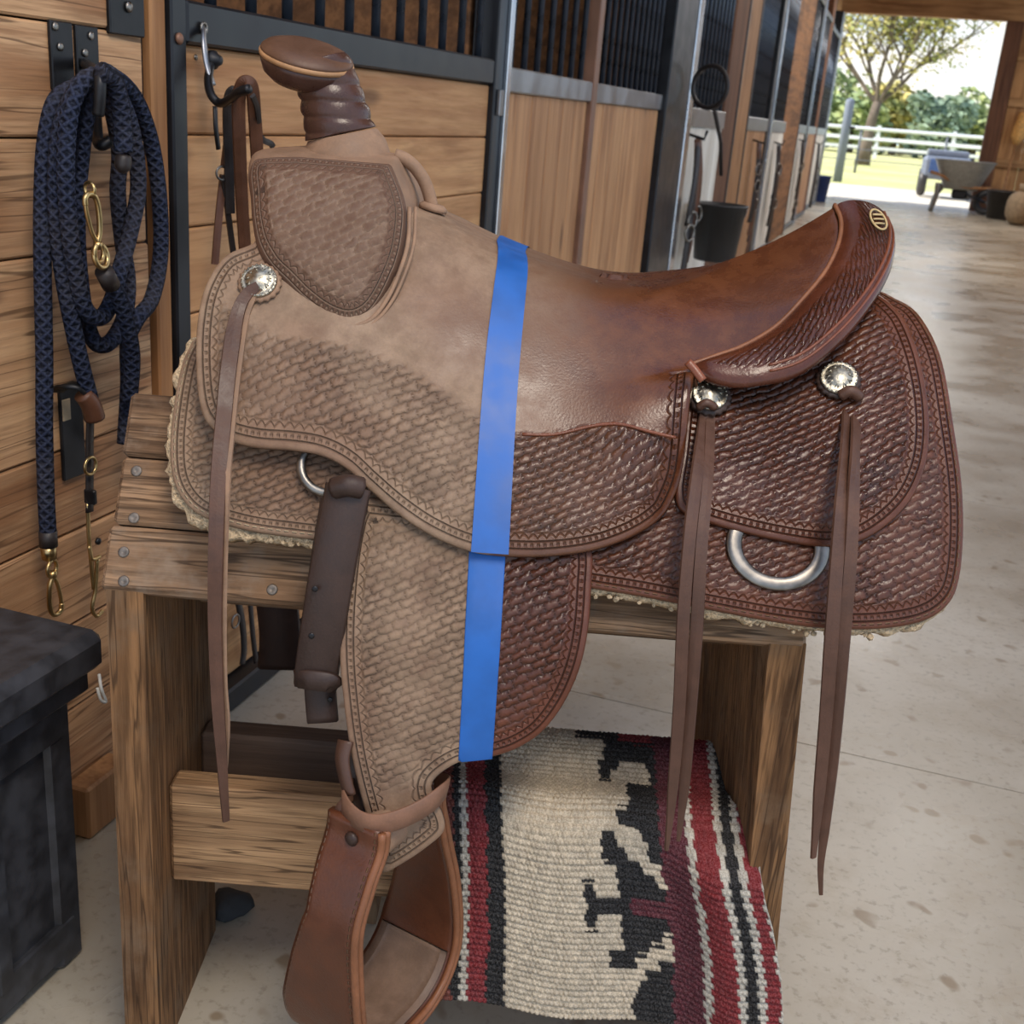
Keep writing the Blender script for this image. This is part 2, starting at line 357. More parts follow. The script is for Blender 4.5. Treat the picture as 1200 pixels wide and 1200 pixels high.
m_blue = plain('blue_plastic', srgb(44, 68, 128), .5, 0, .15, 8)
m_dkplas = plain('dark_bucket_plastic', srgb(48, 46, 46), .45, 0, .2, 8)
m_rackw = wood('weathered_rack_wood', srgb(166, 132, 100), srgb(104, 78, 56), 'x', 2.0, .8, True, .85, srgb(142, 124, 106), .0028)
m_legw = wood('weathered_leg_wood', srgb(158, 116, 76), srgb(98, 68, 42), 'z', 2.0, .8, False, .8, srgb(128, 104, 80), .0025)
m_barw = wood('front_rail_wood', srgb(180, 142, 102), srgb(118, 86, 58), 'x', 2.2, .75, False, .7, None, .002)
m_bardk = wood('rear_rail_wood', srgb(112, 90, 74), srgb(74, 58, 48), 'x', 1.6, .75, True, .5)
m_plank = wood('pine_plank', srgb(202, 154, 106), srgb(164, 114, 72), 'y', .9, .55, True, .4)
m_plankb = wood('old_pine_plank', srgb(204, 162, 120), srgb(156, 110, 74), 'y', 1.2, .6, True, .6)
m_vplank = wood('upright_pine_plank', srgb(200, 150, 104), srgb(162, 112, 72), 'z', .8, .5, True, .3)
m_post = wood('pine_post', srgb(178, 130, 86), srgb(138, 94, 58), 'z', .8, .6, True, .3)
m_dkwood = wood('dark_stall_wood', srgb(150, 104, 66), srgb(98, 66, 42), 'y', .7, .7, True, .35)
m_beam = wood('roof_beam_wood', srgb(186, 140, 92), srgb(140, 98, 60), 'x', .6, .7, True, .3)
m_xwood = wood('end_wall_wood', srgb(190, 140, 90), srgb(140, 96, 58), 'z', .5, .7, False, .3)
m_jamb = wood('door_jamb_wood', srgb(128, 86, 60), srgb(90, 58, 40), 'z', .5, .7, False, .3)
m_white = wood('pale_stall_board', srgb(236, 232, 222), srgb(206, 198, 184), 'z', .6, .5, False, .15)
def mat_floor():
    t = NT('concrete'); v = t.obj(); a = t.noise(v, 1.1, 5, .6); b = t.noise(v, 9, 6, .7); c = t.noise(v, 70, 4, .6)
    col = t.mix(t.ramp(a, .3, .7), srgb(158, 148, 130), srgb(190, 182, 166)); col = t.mix(t.ramp(b, .45, .72, 0, .55), col, srgb(158, 144, 122))
    vo = t.n('TexVoronoi'); dn = t.n('TexNoise'); dn.inputs['Scale'].default_value = 18; t.set(dn.inputs['Vector'], v)
    ad = t.n('VectorMath', operation='MULTIPLY_ADD'); t.set(ad.inputs[0], dn.outputs['Color']); ad.inputs[1].default_value = (.06, .06, 0); t.set(ad.inputs[2], v); t.set(vo.inputs['Vector'], ad.outputs[0]); vo.inputs['Scale'].default_value = 13
    spot = t.m2('MULTIPLY', t.ramp(vo.outputs['Distance'], .10, .22, 1, 0), t.ramp(t.noise(v, 3.2, 2), .36, .48))
    col = t.mix(t.m2('MULTIPLY', spot, .75), col, srgb(128, 108, 82)); col = t.mix(t.ramp(c, .52, .7, 0, .5), col, srgb(130, 118, 102))
    t.bump(t.m2('ADD', b, t.m2('MULTIPLY', c, .4)), .00035)
    return t.out(col, t.ramp(t.noise(v, 2.2, 4), .3, .7, .22, .44), spec=.6)
m_floor = mat_floor()
# ------------------------------------------------------------------ building shell (W frame)
fl = struct_root('floor')
part('slab_bed', box((-4.2, -3, -.16), (5, 21.4, -.012), 0), plain('joint_dirt', srgb(58, 50, 42), .95), fl, smooth=False)
jy = [-3, .2, 1.93, 3.7, 6.4, 9.4, 12.4, 15.4, 18.4, 21.4]
R1 = rotz(math.radians(-4))
for i in range(len(jy) - 1):
    for xa, xb in ((-4.2, -.98), (-.977, 2.2), (2.203, 5)):
        part('slab', box((xa, jy[i] + .0015, -.15), (xb, jy[i + 1] - .0015, 0), 0), m_floor, fl, smooth=False)
WXp = -1.0
w1 = struct_root('wall_left')
zj = [0.02, .19, .32, .455, .575, .70, .832, .972, 1.105, 1.30, 1.5, 1.7]
for i in range(len(zj) - 1):
    if i == 5: continue
    za, zb = zj[i], zj[i + 1]
    if i == 4: zb = .832
    e = [1.411, 1.409, 1.411, 1.408, 1.412, 0, 1.41, 1.41, 1.405, 1.33, 1.41][i] if i < 11 else 1.41
    part('plank', box((-1.035, .3, za + .0012), (-1.0 + (i % 3) * .0012, e, zb - .0012), .003), m_plankb, w1, smooth=False)
part('backing_board', box((-1.06, .3, 0), (-1.036, 1.42, 1.7), 0), m_dkwood, w1, smooth=False)
part('corner_bracket', box((-1.0, 1.335, 1.1), (-.992, 1.408, 1.7), .002), m_iron, w1, smooth=False)
part('bracket_bolt', lathe([(.007, 0), (.007, .003), (.004, .005)], 10, (-.992, 1.372, 1.135), zto((1, 0, 0))), m_steel, w1)
part('wooden_post', box((-1.06, 1.4265, 0), (-.996, 1.4615, 2.6), .003), m_post, w1, smooth=False)
part('steel_post', box((-1.05, 1.463, 0), (-.988, 1.499, 2.6), .003), m_blackp, w1, smooth=False)
part('steel_channel', box((-1.05, 1.413, 0), (-1.01, 1.4255, 2.6), 0), m_blackp, w1, smooth=False)
part('post_bolt', lathe([(.008, 0), (.008, .003), (.004, .006)], 10, (-.988, 1.478, 1.105), zto((1, 0, 0))), m_rust, w1)
def stall(name, y0, y1, x, zc0, zc1, chan, zj=None, vj=None, bars=.115, barr=.0095, top=2.35, bm=None):
    r = struct_root(name)
    if zj:
        for a, b in zip(zj[:-1], zj[1:]): part('plank', box((x - .035, y0, a + .0012), (x + random.uniform(-.001, .0015), y1, b - .0012), .003), m_plank, r, smooth=False)
    if vj:
        for a, b in zip(vj[:-1], vj[1:]): part('plank', box((x - .035, a + .0012, .04), (x + random.uniform(-.001, .0015), b - .0012, zc0), .003), bm or m_vplank, r, smooth=False)
    part('steel_channel', box((x - .045, y0, zc0), (x + .012, y1, zc1), .004), chan, r, smooth=False)
    part('bottom_rail', box((x - .05, y0, 0), (x + .03, y1, .045), .004), m_blackp, r, smooth=False)
    part('top_rail', box((x - .045, y0, top), (x + .012, y1, top + .06), .004), m_blackp, r, smooth=False)
    n = int((y1 - y0) / bars); y = y0 + bars * .9; me = None
    while y < y1 - bars * .3:
        V, F = tube(np.array([[0, 0, zc1 - .005], [0, 0, top + .005]]), barr, 8)
        if me is None: me = mesh_data('bar', V, F, m_bar)
        o = bpy.data.objects.new('bar', me); COL.objects.link(o); o.parent = r; o.location = (x - .017, y, 0); y += bars
    return r
stall('wall_stall', 1.501, 2.80, -1.0, 1.10, 1.157, m_blackp, zj=[.046, .19, .33, .46, .59, .715, .845, .977, 1.099]).name = 'wall_left.001'
st1 = struct_root('trim_1')
part('steel_post', box((-1.05, 2.802, 0), (-.985, 2.86, 2.6), .003), m_blackp, st1, smooth=False)
part('bright_flange', box((-.995, 2.862, 0), (-.975, 2.892, 2.6), .002), m_chrome, st1, smooth=False)
part('latch_plate', box((-.985, 2.82, 1.03), (-.975, 2.85, 1.09), .002), m_galv, st1, smooth=False)
d1 = stall('door_1', 2.895, 3.74, -1.0, 1.087, 1.147, m_galv, vj=[2.895, 3.02, 3.16, 3.33, 3.47, 3.61, 3.74])
d2 = stall('door_2', 3.80, 4.86, -1.0, 1.087, 1.147, m_galv, vj=[3.80, 3.95, 4.10, 4.26, 4.42, 4.56, 4.70, 4.86], bars=.085)
st2 = struct_root('trim_2'); part('divider_post', box((-1.03, 3.742, 0), (-.985, 3.798, 2.6), .003), m_rust, st2, smooth=False)
st3 = struct_root('trim_3'); part('steel_post', box((-1.08, 4.87, 0), (-.97, 5.33, 2.8), .006), m_blackp, st3, smooth=False); part('bright_flange', box((-1.08, 5.34, 0), (-.965, 5.45, 2.8), .004), m_chrome, st3, smooth=False)
# stall interior behind the bars
si = struct_root('wall_back')
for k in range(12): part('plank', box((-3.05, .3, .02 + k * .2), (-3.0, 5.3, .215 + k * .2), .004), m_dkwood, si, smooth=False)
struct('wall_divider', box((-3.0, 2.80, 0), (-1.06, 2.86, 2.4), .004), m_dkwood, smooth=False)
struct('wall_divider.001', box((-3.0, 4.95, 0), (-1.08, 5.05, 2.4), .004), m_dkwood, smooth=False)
# stalls farther down the aisle: slightly set back
far = [  # y0, y1, kind
    (5.5, 6.85, 'grill'), (6.87, 7.35, 'brown'), (7.36, 8.0, 'post'), (8.05, 9.5, 'grill'), (9.52, 9.75, 'steel'), (9.77, 11.3, 'grill'),
    (11.35, 12.9, 'dark'), (12.95, 14.4, 'grill'), (14.42, 14.7, 'steel'), (14.72, 16.5, 'grill'), (16.52, 16.9, 'brown'), (16.95, 19.2, 'grill'), (19.22, 19.6, 'steel')]
def xw(y): return -1.02 - .0235 * max(0, y - 5.5)
nd = 3; nt_ = 4
for y0, y1, k in far:
    x = xw((y0 + y1) / 2)
    if k == 'grill':
        stall('door_%d' % nd, y0, y1, x, 1.03, 1.12, m_galv, vj=list(np.linspace(y0, y1, int((y1 - y0) / .2) + 2)), bars=.12, barr=.012, bm=[m_white, m_vplank, m_white][nd % 3], top=2.4); nd += 1
    else:
        r = struct_root('trim_%d' % nt_); nt_ += 1
        if k == 'steel':
            part('steel_post', box((x - .1, y0, 0), (x + .03, y1, 2.8), .005), m_blackp, r, smooth=False); part('bright_flange', box((x - .1, y1 - .05, 0), (x + .04, y1, 2.8), .003), m_chrome, r, smooth=False)
        else:
            part('wooden_post', box((x - .2, y0, 0), (x + .02, y1, 3.2), .008), {'post': m_post, 'brown': m_jamb, 'dark': m_dkwood}[k], r, smooth=False)
            part('steel_channel', box((x - .2, y1 + .003, 0), (x + .025, y1 + .04, 2.8), .003), m_blackp, r, smooth=False)
struct('wall_back.001', box((-3.3, 5.3, 0), (-3.2, 21.3, 2.6), 0), m_dkwood, smooth=False)
struct('trim_20', box((-1.75, 12.5, 2.5), (-1.40, 19.5, 2.6), .01), m_galv, smooth=False)
# upper left wall, roof, beams
ub = struct_root('wall_left.002')
for k in range(4): part('plank', box((-1.6, 5.6, 2.64 + k * .24), (-1.5, 21.2, 2.875 + k * .24), .006), m_plank, ub, smooth=False)
ce = struct_root('ceiling')
for k in range(24): part('board', box((-3.4 + k * .3, 2.2, 3.62), (-3.105 + k * .3, 21.6, 3.66), .004), m_plank, ce, smooth=False)
for k in range(9): part('rafter', box((-3.4, 3 + k * 2.2, 3.42), (3.8, 3.08 + k * 2.2, 3.615), .006), m_beam, ce, smooth=False)
struct('ceiling.001', box((-4.2, -3, 2.66), (-1.62, 21.6, 2.74), 0), m_dkwood, smooth=False)
struct('roof_left', box((-4.2, -3, 3.7), (-1.2, 21.6, 3.78), 0), m_dkwood, smooth=False)['kind'] = 'structure'
# end wall with the open doorway
YE = 21.5
ew = struct_root('wall_end')
part('header_beam', box((-2.6, YE - .05, 2.98), (4, YE + .15, 3.36), .01), m_beam, ew, smooth=False)
part('upper_boards', box((-3.4, YE, 3.365), (4, YE + .06, 3.62), .004), m_xwood, ew, smooth=False)
part('door_jamb', box((-1.95, YE - .06, 0), (-1.66, YE + .15, 2.978), .01), m_jamb, ew, smooth=False)
part('door_jamb', box((1.10, YE - .06, 0), (1.36, YE + .15, 2.978), .01), m_jamb, ew, smooth=False)
for k in range(7): part('board', box((1.365 + k * .38, YE + .02, 0), (1.74 + k * .38, YE + .07, 2.978), .006), m_xwood, ew, smooth=False)
for z in (.75, 1.7, 2.4): part('girt', box((1.365, YE - .06, z), (4, YE + .018, z + .13), .006), m_beam, ew, smooth=False)
part('board', box((-3.4, YE, 0), (-1.955, YE + .07, 2.978), .006), m_xwood, ew, smooth=False)
wr = struct_root('wall_right')
for k in range(7): part('plank', box((1.98, 9, .02 + k * .19), (2.03, 19.6, .205 + k * .19), .004), m_plank, wr, smooth=False)
for k in range(5): part('post', box((1.86, 10.4 + k * 2.2, 0), (1.975, 10.55 + k * 2.2, 3.4), .008), m_post, wr, smooth=False)
part('steel_channel', box((1.96, 9, 1.36), (2.05, 19.6, 1.45), .006), m_galv, wr, smooth=False)
# ------------------------------------------------------------------ saddle surfaces (L frame; saddle mid-plane at y = YC)
YC = 1.25; ZB = .66
_t = np.linspace(0, 1.5, 400); _q = np.r_[0, np.cumsum(np.sqrt(.263 ** 2 + (2 * _t[:-1] * .22) ** 2) * np.diff(_t))]
def q2t(q): return np.interp(q, _q, _t)
def t2q(t): return np.interp(t, _t, _q)
def sstep(x, a, b): u = np.clip((np.asarray(x, float) - a) / (b - a), 0, 1); return u * u * (3 - 2 * u)
def side_base(x, q): 
    t = q2t(q); zt = .88 + .03 * sstep(x, .24, .38); return np.stack([x + 0 * t, YC - .263 * t, zt - (zt - ZB) * t * t], -1)
CPX = [(440, 214), (480, 240), (512, 246), (545, 264), (585, 284), (640, 306), (690, 322), (740, 333), (785, 337)]
CPT = np.array([U(a, b, YC) for a, b in CPX])
def zt_seat(x): 
    xs = np.r_[CPT[:, 0], .2, .4]; zs = np.r_[CPT[:, 2], .884, .884]
    s = 0
    for d in (-.02, -.01, 0, .01, .02): s = s + np.interp(np.asarray(x) + d, xs, zs)
    return s / 5
RIM_PX = [(977, 243, 0), (984, 262, .022), (981, 288, .050), (966, 320, .080), (941, 351, .107), (908, 385, .132), (870, 408, .152), (840, 419, .163), (808, 430, .173)]
RIM = np.array([np.r_[U(a, b, YC - y)[[0, 2]], y] for a, b, y in RIM_PX]); RIMC = catmull(RIM, 10)      # columns x, z, y
def x_rim(y): return np.interp(np.abs(y), RIMC[:, 2], RIMC[:, 0])
def z_rim(y): return np.interp(np.abs(y), RIMC[:, 2], RIMC[:, 1])
def seat_base(x, q):
    x = np.asarray(x, float); t = q2t(q); zt = zt_seat(x); y = .263 * t; z0 = zt - (zt - ZB) * t * t
    par = .884 - (.884 - ZB) * t * t
    A = np.clip(z_rim(y) - par - .012 * sstep(y, .1, .17), -.02, .2) * (1 - sstep(y, .175, .235)); x0 = .06 - .05 * (y / .17)
    rho = np.clip((x - x0) / (x_rim(y) - x0), 0, 1.05)
    z = z0 + A * rho ** 2.1
    return np.stack([x + 0 * t, YC - y, z], -1)
class Surf:
    def __init__(s, base, o, xr, qr): s.base, s.o, s.xr, s.qr = base, o, xr, qr; s.g = None
    def N(s, x, q):
        e = .002; a = s.base(x + e, q) - s.base(x - e, q); b = s.base(x, q + e) - s.base(x, np.maximum(q - e, 0)); n = np.cross(b, a); n = n / (np.linalg.norm(n, axis=-1)[..., None] + 1e-12)
        return np.where(n[..., 1:2] > 0, -n, n)
    def P(s, x, q, o=0):
        x = np.asarray(x, float); q = np.asarray(q, float); o = np.asarray(o) + s.o
        return s.base(x, q) + s.N(x, q) * (o[..., None] if np.ndim(o) else o)
    def un(s, pts):
        if s.g is None:
            X, Q = np.meshgrid(np.linspace(*s.xr, 220), np.linspace(*s.qr, 220), indexing='ij'); s.X, s.Q = X.ravel(), Q.ravel(); s.g = proj_l(s.P(s.X, s.Q))
        out = []
        for p in pts:
            i = int(np.argmin(((s.g - np.array(p)) ** 2).sum(1))); v = np.array([s.X[i], s.Q[i]])
            for _ in range(6):
                e = 5e-4; pts3 = proj_l(s.P(np.array([v[0], v[0] + e, v[0]]), np.array([v[1], v[1], v[1] + e]))); J = np.stack([(pts3[1] - pts3[0]) / e, (pts3[2] - pts3[0]) / e], 1)
                try: dv = np.linalg.solve(J, np.array(p) - pts3[0])
                except np.linalg.LinAlgError: break
                dv = np.clip(dv, -.01, .01); v = v + dv; v[1] = max(v[1], s.qr[0])
            out.append(v)
        return np.array(out)
def tape_x(y): return np.interp(y, [240, 283, 640, 893, 1200], [606, 603, 575, 557, 535])
def seg_dist(P, A):
    B = np.roll(A, -1, 0); L = np.linalg.norm(B - A, axis=1); s0 = np.r_[0, np.cumsum(L)[:-1]]
    best = np.full(len(P), 9.); bs = np.zeros(len(P))
    for i in range(len(A)):
        d = B[i] - A[i]; u = np.clip(((P - A[i]) @ d) / max(L[i] ** 2, 1e-12), 0, 1); D = np.linalg.norm(P - (A[i] + u[:, None] * d), axis=1)
        m = D < best; best[m] = D[m]; bs[m] = s0[i] + u[m] * L[i]
    return best, bs
def inside(P, A):
    x, y = P[:, 0], P[:, 1]; r = np.zeros(len(P), bool)
    for a, b in zip(A, np.roll(A, -1, 0)):
        c = (a[1] > y) != (b[1] > y)
        if c.any(): r ^= c & (x < (b[0] - a[0]) * (y - a[1]) / (b[1] - a[1] + 1e-15) + a[0])
    return r
def outline(surf, segs):
    o = []
    for k, pts in segs:
        if k == 'px': o.append(surf.un(catmull(pts, 6)))
        elif k == 'pxl': o.append(surf.un(np.array(pts, float)))
        else: o.append(np.array(pts, float))
    return np.concatenate(o)
def mirror(VF): V, F = VF; V = V.copy(); V[:, 1] = 2 * YC - V[:, 1]; return V, [f[::-1] for f in F]
def panel(surf, segs, th=.004, sp=.0055, rollr=.003, roll=None, bump=None, edge=None, bwf=None, dustf=None, nomid=False, jag=None, back=True, ol=None):
    A = resample(ol if ol is not None else outline(surf, segs), sp * .7, True)
    area = .5 * np.sum(A[:, 0] * np.roll(A[:, 1], -1) - np.roll(A[:, 0], -1) * A[:, 1])
    if area < 0: A = A[::-1]
    if jag is not None: A = A + jag(A)
    tg = np.roll(A, -1, 0) - np.roll(A, 1, 0); tg /= np.linalg.norm(tg, axis=1)[:, None]; nin = np.stack([-tg[:, 1], tg[:, 0]], 1)
    pts = [A]; 
    for ins in (rollr * .35, rollr):
        R_ = A + nin * ins; d, _ = seg_dist(R_, A); R_ = R_[(d > ins * .93) & inside(R_, A)]; pts.append(R_)
    lo, hi = A.min(0), A.max(0); nx = int((hi[0] - lo[0]) / sp) + 1; ny = int((hi[1] - lo[1]) / (sp * .87)) + 1
    G = np.array([(lo[0] + (i + .5 * (j % 2)) * sp, lo[1] + j * sp * .87) for j in range(ny + 1) for i in range(nx + 1)])
    G = G[inside(G, A)]; d, _ = seg_dist(G, A); pts.append(G[d > rollr + sp * .45])
    P2 = np.concatenate(pts); nb = len(A)
    vs, es_, fs, *_r = delaunay_2d_cdt([Vector(p) for p in P2], [], [list(range(nb))], 1, 1e-6)
    vs = np.array([(v.x, v.y) for v in vs])
    if len(vs) != len(P2): print('cdt', len(vs), len(P2))
    F = [tuple(f) for f in fs]
    cen = np.array([vs[list(f)].mean(0) for f in F]); ins_ = inside(cen, A); F = [f for f, k in zip(F, ins_) if k]
    ed, ess = seg_dist(vs, A)
    o = np.zeros(len(vs)); r0 = np.clip(ed / rollr, 0, 1); o -= (1 - np.sqrt(1 - (1 - r0) ** 2)) * min(rollr, th) * .8
    if nomid: o = np.where(vs[:, 1] < .006, 0, o)
    if roll: r1 = np.clip(ed / roll[0], 0, 1); o -= (1 - np.sqrt(1 - (1 - r1) ** 2)) * roll[1]
    if bump is not None: o += bump(vs, ed)
    V = surf.P(vs[:, 0], vs[:, 1], o)
    p3 = V[list(F[0])] if F else V[:3]
    nn = np.mean([np.cross(V[f[1]] - V[f[0]], V[f[2]] - V[f[0]]) @ surf.N(vs[f[0], 0], vs[f[0], 1]) for f in F[::max(1, len(F) // 40)]])
    if nn < 0: F = [f[::-1] for f in F]
    n0 = len(V); allF = list(F)
    if back:
        VB = surf.P(vs[:, 0], vs[:, 1], o - th); allF += [tuple(i + n0 for i in f[::-1]) for f in F]
        cnt = {}
        for f in F:
            for a, b in zip(f, f[1:] + f[:1]): cnt[(a, b)] = 1
        for (a, b) in list(cnt):
            if (b, a) not in cnt: allF.append((b, a, a + n0, b + n0))
        V = np.concatenate([V, VB])
    pxp = proj_l(V[:n0]); dust = (dustf(pxp) if dustf else sstep(tape_x(pxp[:, 1]) - pxp[:, 0], -10, 10)); bw = (bwf(pxp, vs) if bwf else np.ones(n0))
    k = 2 if back else 1
    at = dict(ed=np.tile(ed, k), es=np.tile(ess, k), dust=np.tile(dust, k), bw=np.tile(bw, k)); uv = np.tile(vs, (k, 1))
    return (V, allF), dict(attrs=at, uv=uv), (V[:nb], A)
def both(name, pn, mat, parent, far=True, **kw):
    a = part(name, pn[0], mat, parent, **pn[1], **kw)
    if far: part(name, mirror(pn[0]), mat, parent, **pn[1])
    return a
# ------------------------------------------------------------------ rack
RK = (-.05, 1.25, 0)
rk = thing('saddle_rack', 'weathered wooden saddle rack with plank top and board legs carrying the saddle', 'saddle rack', RK, 'L')
import itertools
def slope_plank(z0, z1, x0, x1, mir):
    # board lying on the rack's sloping side between heights z0..z1
    def yz(z): return 1.0 + (z - .588) * (.098 / .17)
    a = np.array([yz(z0), z0]); b = np.array([yz(z1), z1]); c = (a + b) / 2; L_ = np.linalg.norm(b - a); ang = math.atan2(b[1] - a[1], b[0] - a[0])
    V, F = box((x0, -L_ / 2, -.030), (x1, L_ / 2, 0), .004)
    V = V @ rotx(ang).T; V[:, 1] += c[0]; V[:, 2] += c[1]
    # move so the outer face faces the camera
    if mir: return mirror((V, F))
    return V, F
for mir in (0, 1):
    for z0, z1, xa in ((.586, .641, -.388), (.6425, .7, -.385), (.7015, .757, -.386)):
        V, F = slope_plank(z0, z1, xa, .292 if not mir else .30, 0)
        o = part('plank', mirror((V, F)) if mir else (V, F), m_rackw, rk, smooth=False)
nrm = np.array([0, -.866, .5])
for (px, py) in ((160, 552), (157, 607), (145, 647), (145, 681), (319, 691)):
    r = ray_l((px, py)); # hit plane y = 1 + (z-.588)*.576
    k = .098 / .17; t = (1.0 + (H - .588) * k) / (r[1] - r[2] * k); p = r * t + np.array([0, 0, H])
    part('screw', lathe([(.0055, 0), (.0055, .0012), (.004, .002), (.0015, .0008)], 12, p - nrm * .0005, zto(nrm)), m_screw, rk)
part('ridge_board', box((-.37, 1.13, .70), (.28, 1.37, .73)), m_rackw, rk, smooth=False)
# legs: wide boards across, slightly tilted
def leg(x0, x1, xb0, xb1, y0, y1, yz=0):
    V, F = box((0, y0, 0), (1, y1, 1), 0); zt = .588
    P = []
    for v in V:
        z = v[2] * zt; a = x0 + (xb0 - x0) * (1 - v[2]); b = x1 + (xb1 - x1) * (1 - v[2]); P.append((a + (b - a) * v[0] + yz * (v[1] - y0), v[1], z))
    return np.array(P), F
bm_ = .004
part('leg', leg(-.383, -.347, -.383, -.345, 1.002, 1.232), m_legw, rk, smooth=False)
part('leg', leg(-.175, -.140, -.175, -.138, 1.268, 1.498), m_legw, rk, smooth=False)
part('leg', leg(.256, .292, .300, .336, 1.002, 1.232, -.06), m_legw, rk, smooth=False)
part('leg', leg(.256, .292, .300, .336, 1.268, 1.498, -.06), m_legw, rk, smooth=False)
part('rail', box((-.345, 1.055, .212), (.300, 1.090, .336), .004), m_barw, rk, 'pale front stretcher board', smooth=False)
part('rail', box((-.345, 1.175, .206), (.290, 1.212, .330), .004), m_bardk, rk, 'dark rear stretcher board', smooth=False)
part('spreader', box((-.345, 1.17, .50), (.258, 1.225, .54), .004), m_rackw, rk, smooth=False)
# ------------------------------------------------------------------ saddle
SO = (0, 1.25, .6)
sd = thing('western_saddle', 'tooled brown western saddle, dusty at the front and oiled at the back, on wooden rack', 'saddle', SO, 'L')
sk = Surf(side_base, .004, (-.40, .50), (.0, .42))
skirt_px = [(224, 400), (213, 425), (204, 470), (199, 520), (202, 560), (216, 588), (240, 606), (290, 621), (345, 629), (382, 633), (470, 643), (560, 662), (640, 680), (700, 690), (760, 700), (820, 712), (900, 727), (965, 736), (1030, 737), (1082, 728), (1112, 708), (1125, 678), (1130, 625), (1128, 565), (1119, 500), (1107, 430), (1093, 392), (1072, 362), (1045, 346)]
sk_out = outline(sk, [('px', skirt_px), ('uv', [(.36, .05), (.2, .05), (-.1, .05), (-.25, .06)])])
both('skirt', panel(sk, None, .005, ol=sk_out, sp=.006), m_skirt, sd)
def fl_jag(A):
    tg = np.roll(A, -1, 0) - np.roll(A, 1, 0); tg /= np.linalg.norm(tg, axis=1)[:, None]; n = np.stack([tg[:, 1], -tg[:, 0]], 1)
    j = rng.uniform(-.002, .0035, len(A)); j = j + .5 * np.roll(j, 1)
    low = A[:, 1] > .12
    return n * ((.0055 + j) * low * (.35 + .65 * sstep(-A[:, 0], -.30, .32) + .35 * (np.sin(A[:, 0] * 40) > .2)))[:, None] - n * (.01 * (~low))[:, None]
fls = Surf(side_base, -.003, (-.42, .52), (.0, .43))
m_fleece = plain('cream_fleece', srgb(196, 172, 138), .95, 0, .35, 300, .005)
both('fleece_lining', panel(fls, None, .014, ol=sk_out, sp=.007, rollr=.006, jag=fl_jag, bump=lambda v, e: rng.uniform(-.003, .003, len(v))), m_fleece, sd)
# fleece curls along the lower front edge
Vc = []
A = resample(sk_out, .006, True); P = fls.P(A[:, 0], A[:, 1], -.004)
for p, a in zip(P, A):
    if a[1] > .2 and a[0] < .36 and rng.random() < (.9 if a[0] < -.05 else .45):
        c = p + np.array([rng.uniform(-.002, .002), rng.uniform(-.003, .002), -rng.uniform(.002, .0065)])
        r = rng.uniform(.0016, .0036); Vc.append(lathe([(r * .3, -r), (r * .9, -r * .4), (r, r * .2), (r * .5, r)], 6, c, zto(rng.normal(size=3))))
part('fleece_curls', cat(*Vc), m_fleece, sd, kind='stuff')
# rear jockey
rj = Surf(side_base, .011, (-.1, .48), (.0, .40))
both('rear_jockey', panel(rj, [('px', [(806, 440), (803, 480), (798, 530), (792, 570), (796, 594), (815, 606), (855, 619), (905, 631), (962, 640), (1002, 636), (1036, 618), (1066, 588), (1084, 550), (1090, 508), (1087, 460), (1076, 410), (1060, 372), (1042, 352)]), ('uv', [(.33, .03), (.25, .03), (.17, .1)])], .005), m_rear, sd)
# keep the mid line and the cantle rim clear of border tooling
def clear_border(pn, f):
    (V, F), kw, b = pn; vs = kw['uv']; m = f(vs); kw['attrs']['ed'] = np.where(m, np.maximum(kw['attrs']['ed'], .05), kw['attrs']['ed']); return pn
# fender and its folded leather
FZ = [.10, .34, .42, .50, .55, .60, .63, .66, .70, .74]; FY = [.885, .890, .900, .918, .930, .944, .961, .978, 1.003, 1.03]
def fend_base(x, q):
    x = np.asarray(x, float); z = .70 - q; y = sum(np.interp(z + d, FZ, FY) for d in (-.015, 0, .015)) / 3
    return np.stack([x + 0 * q, y + 0 * x + .014 * sstep(.60 - z, 0, .12) * ((x + .06) / .15) ** 2, z + 0 * x], -1)
fs = Surf(fend_base, 0, (-.28, .16), (0, .62))
fend_px = [(425, 572), (412, 610), (403, 660), (398, 720), (398, 775), (403, 830), (410, 880), (420, 925), (431, 965), (440, 1000), (446, 1024), (470, 1014), (500, 994), (520, 975), (518, 955), (508, 935), (508, 915), (538, 894), (575, 888), (606, 878), (636, 858), (661, 825), (679, 785), (689, 740), (693, 690), (693, 642), (670, 612), (600, 610), (520, 585), (460, 555)]
fpn = panel(fs, [('px', fend_px + [fend_px[0]])], .005, bwf=lambda p, v: sstep(p[:, 1], 935, 905) * 1.0)
clear_border(fpn, lambda v: v[:, 1] > .345 + 0 * v[:, 0])
both('fender', fpn, m_fend, sd)
# seat with the front jockeys in one piece
ss = Surf(seat_base, .018, (-.36, .32), (.0, .40)); ss.base = seat_base
jock_px = [(296, 284), (262, 300), (240, 335), (231, 375), (229, 420), (232, 465), (240, 492), (254, 506), (268, 516), (300, 524), (340, 527), (375, 533), (405, 548), (430, 571), (465, 601), (505, 627), (552, 646), (600, 652), (650, 651), (700, 643), (745, 626), (778, 602), (796, 570), (803, 530), (806, 480), (807, 440)]
ssj = Surf(seat_base, .018, (-.36, .30), (.10, .40))
rimq = [(float(x_rim(y)), float(t2q(y / .263))) for y in np.linspace(.170, 0, 40)]
jo = np.concatenate([ssj.un(catmull(jock_px, 6)), np.array(rimq), np.array([(x, 0.) for x in np.linspace(.30, -.2, 60)])])
BLx = [200, 240, 300, 340, 400, 470, 540, 600, 650, 690, 712, 730, 760, 795, 830]; BLy = [300, 335, 385, 395, 402, 425, 470, 508, 508, 499, 496, 497, 505, 512, 512]
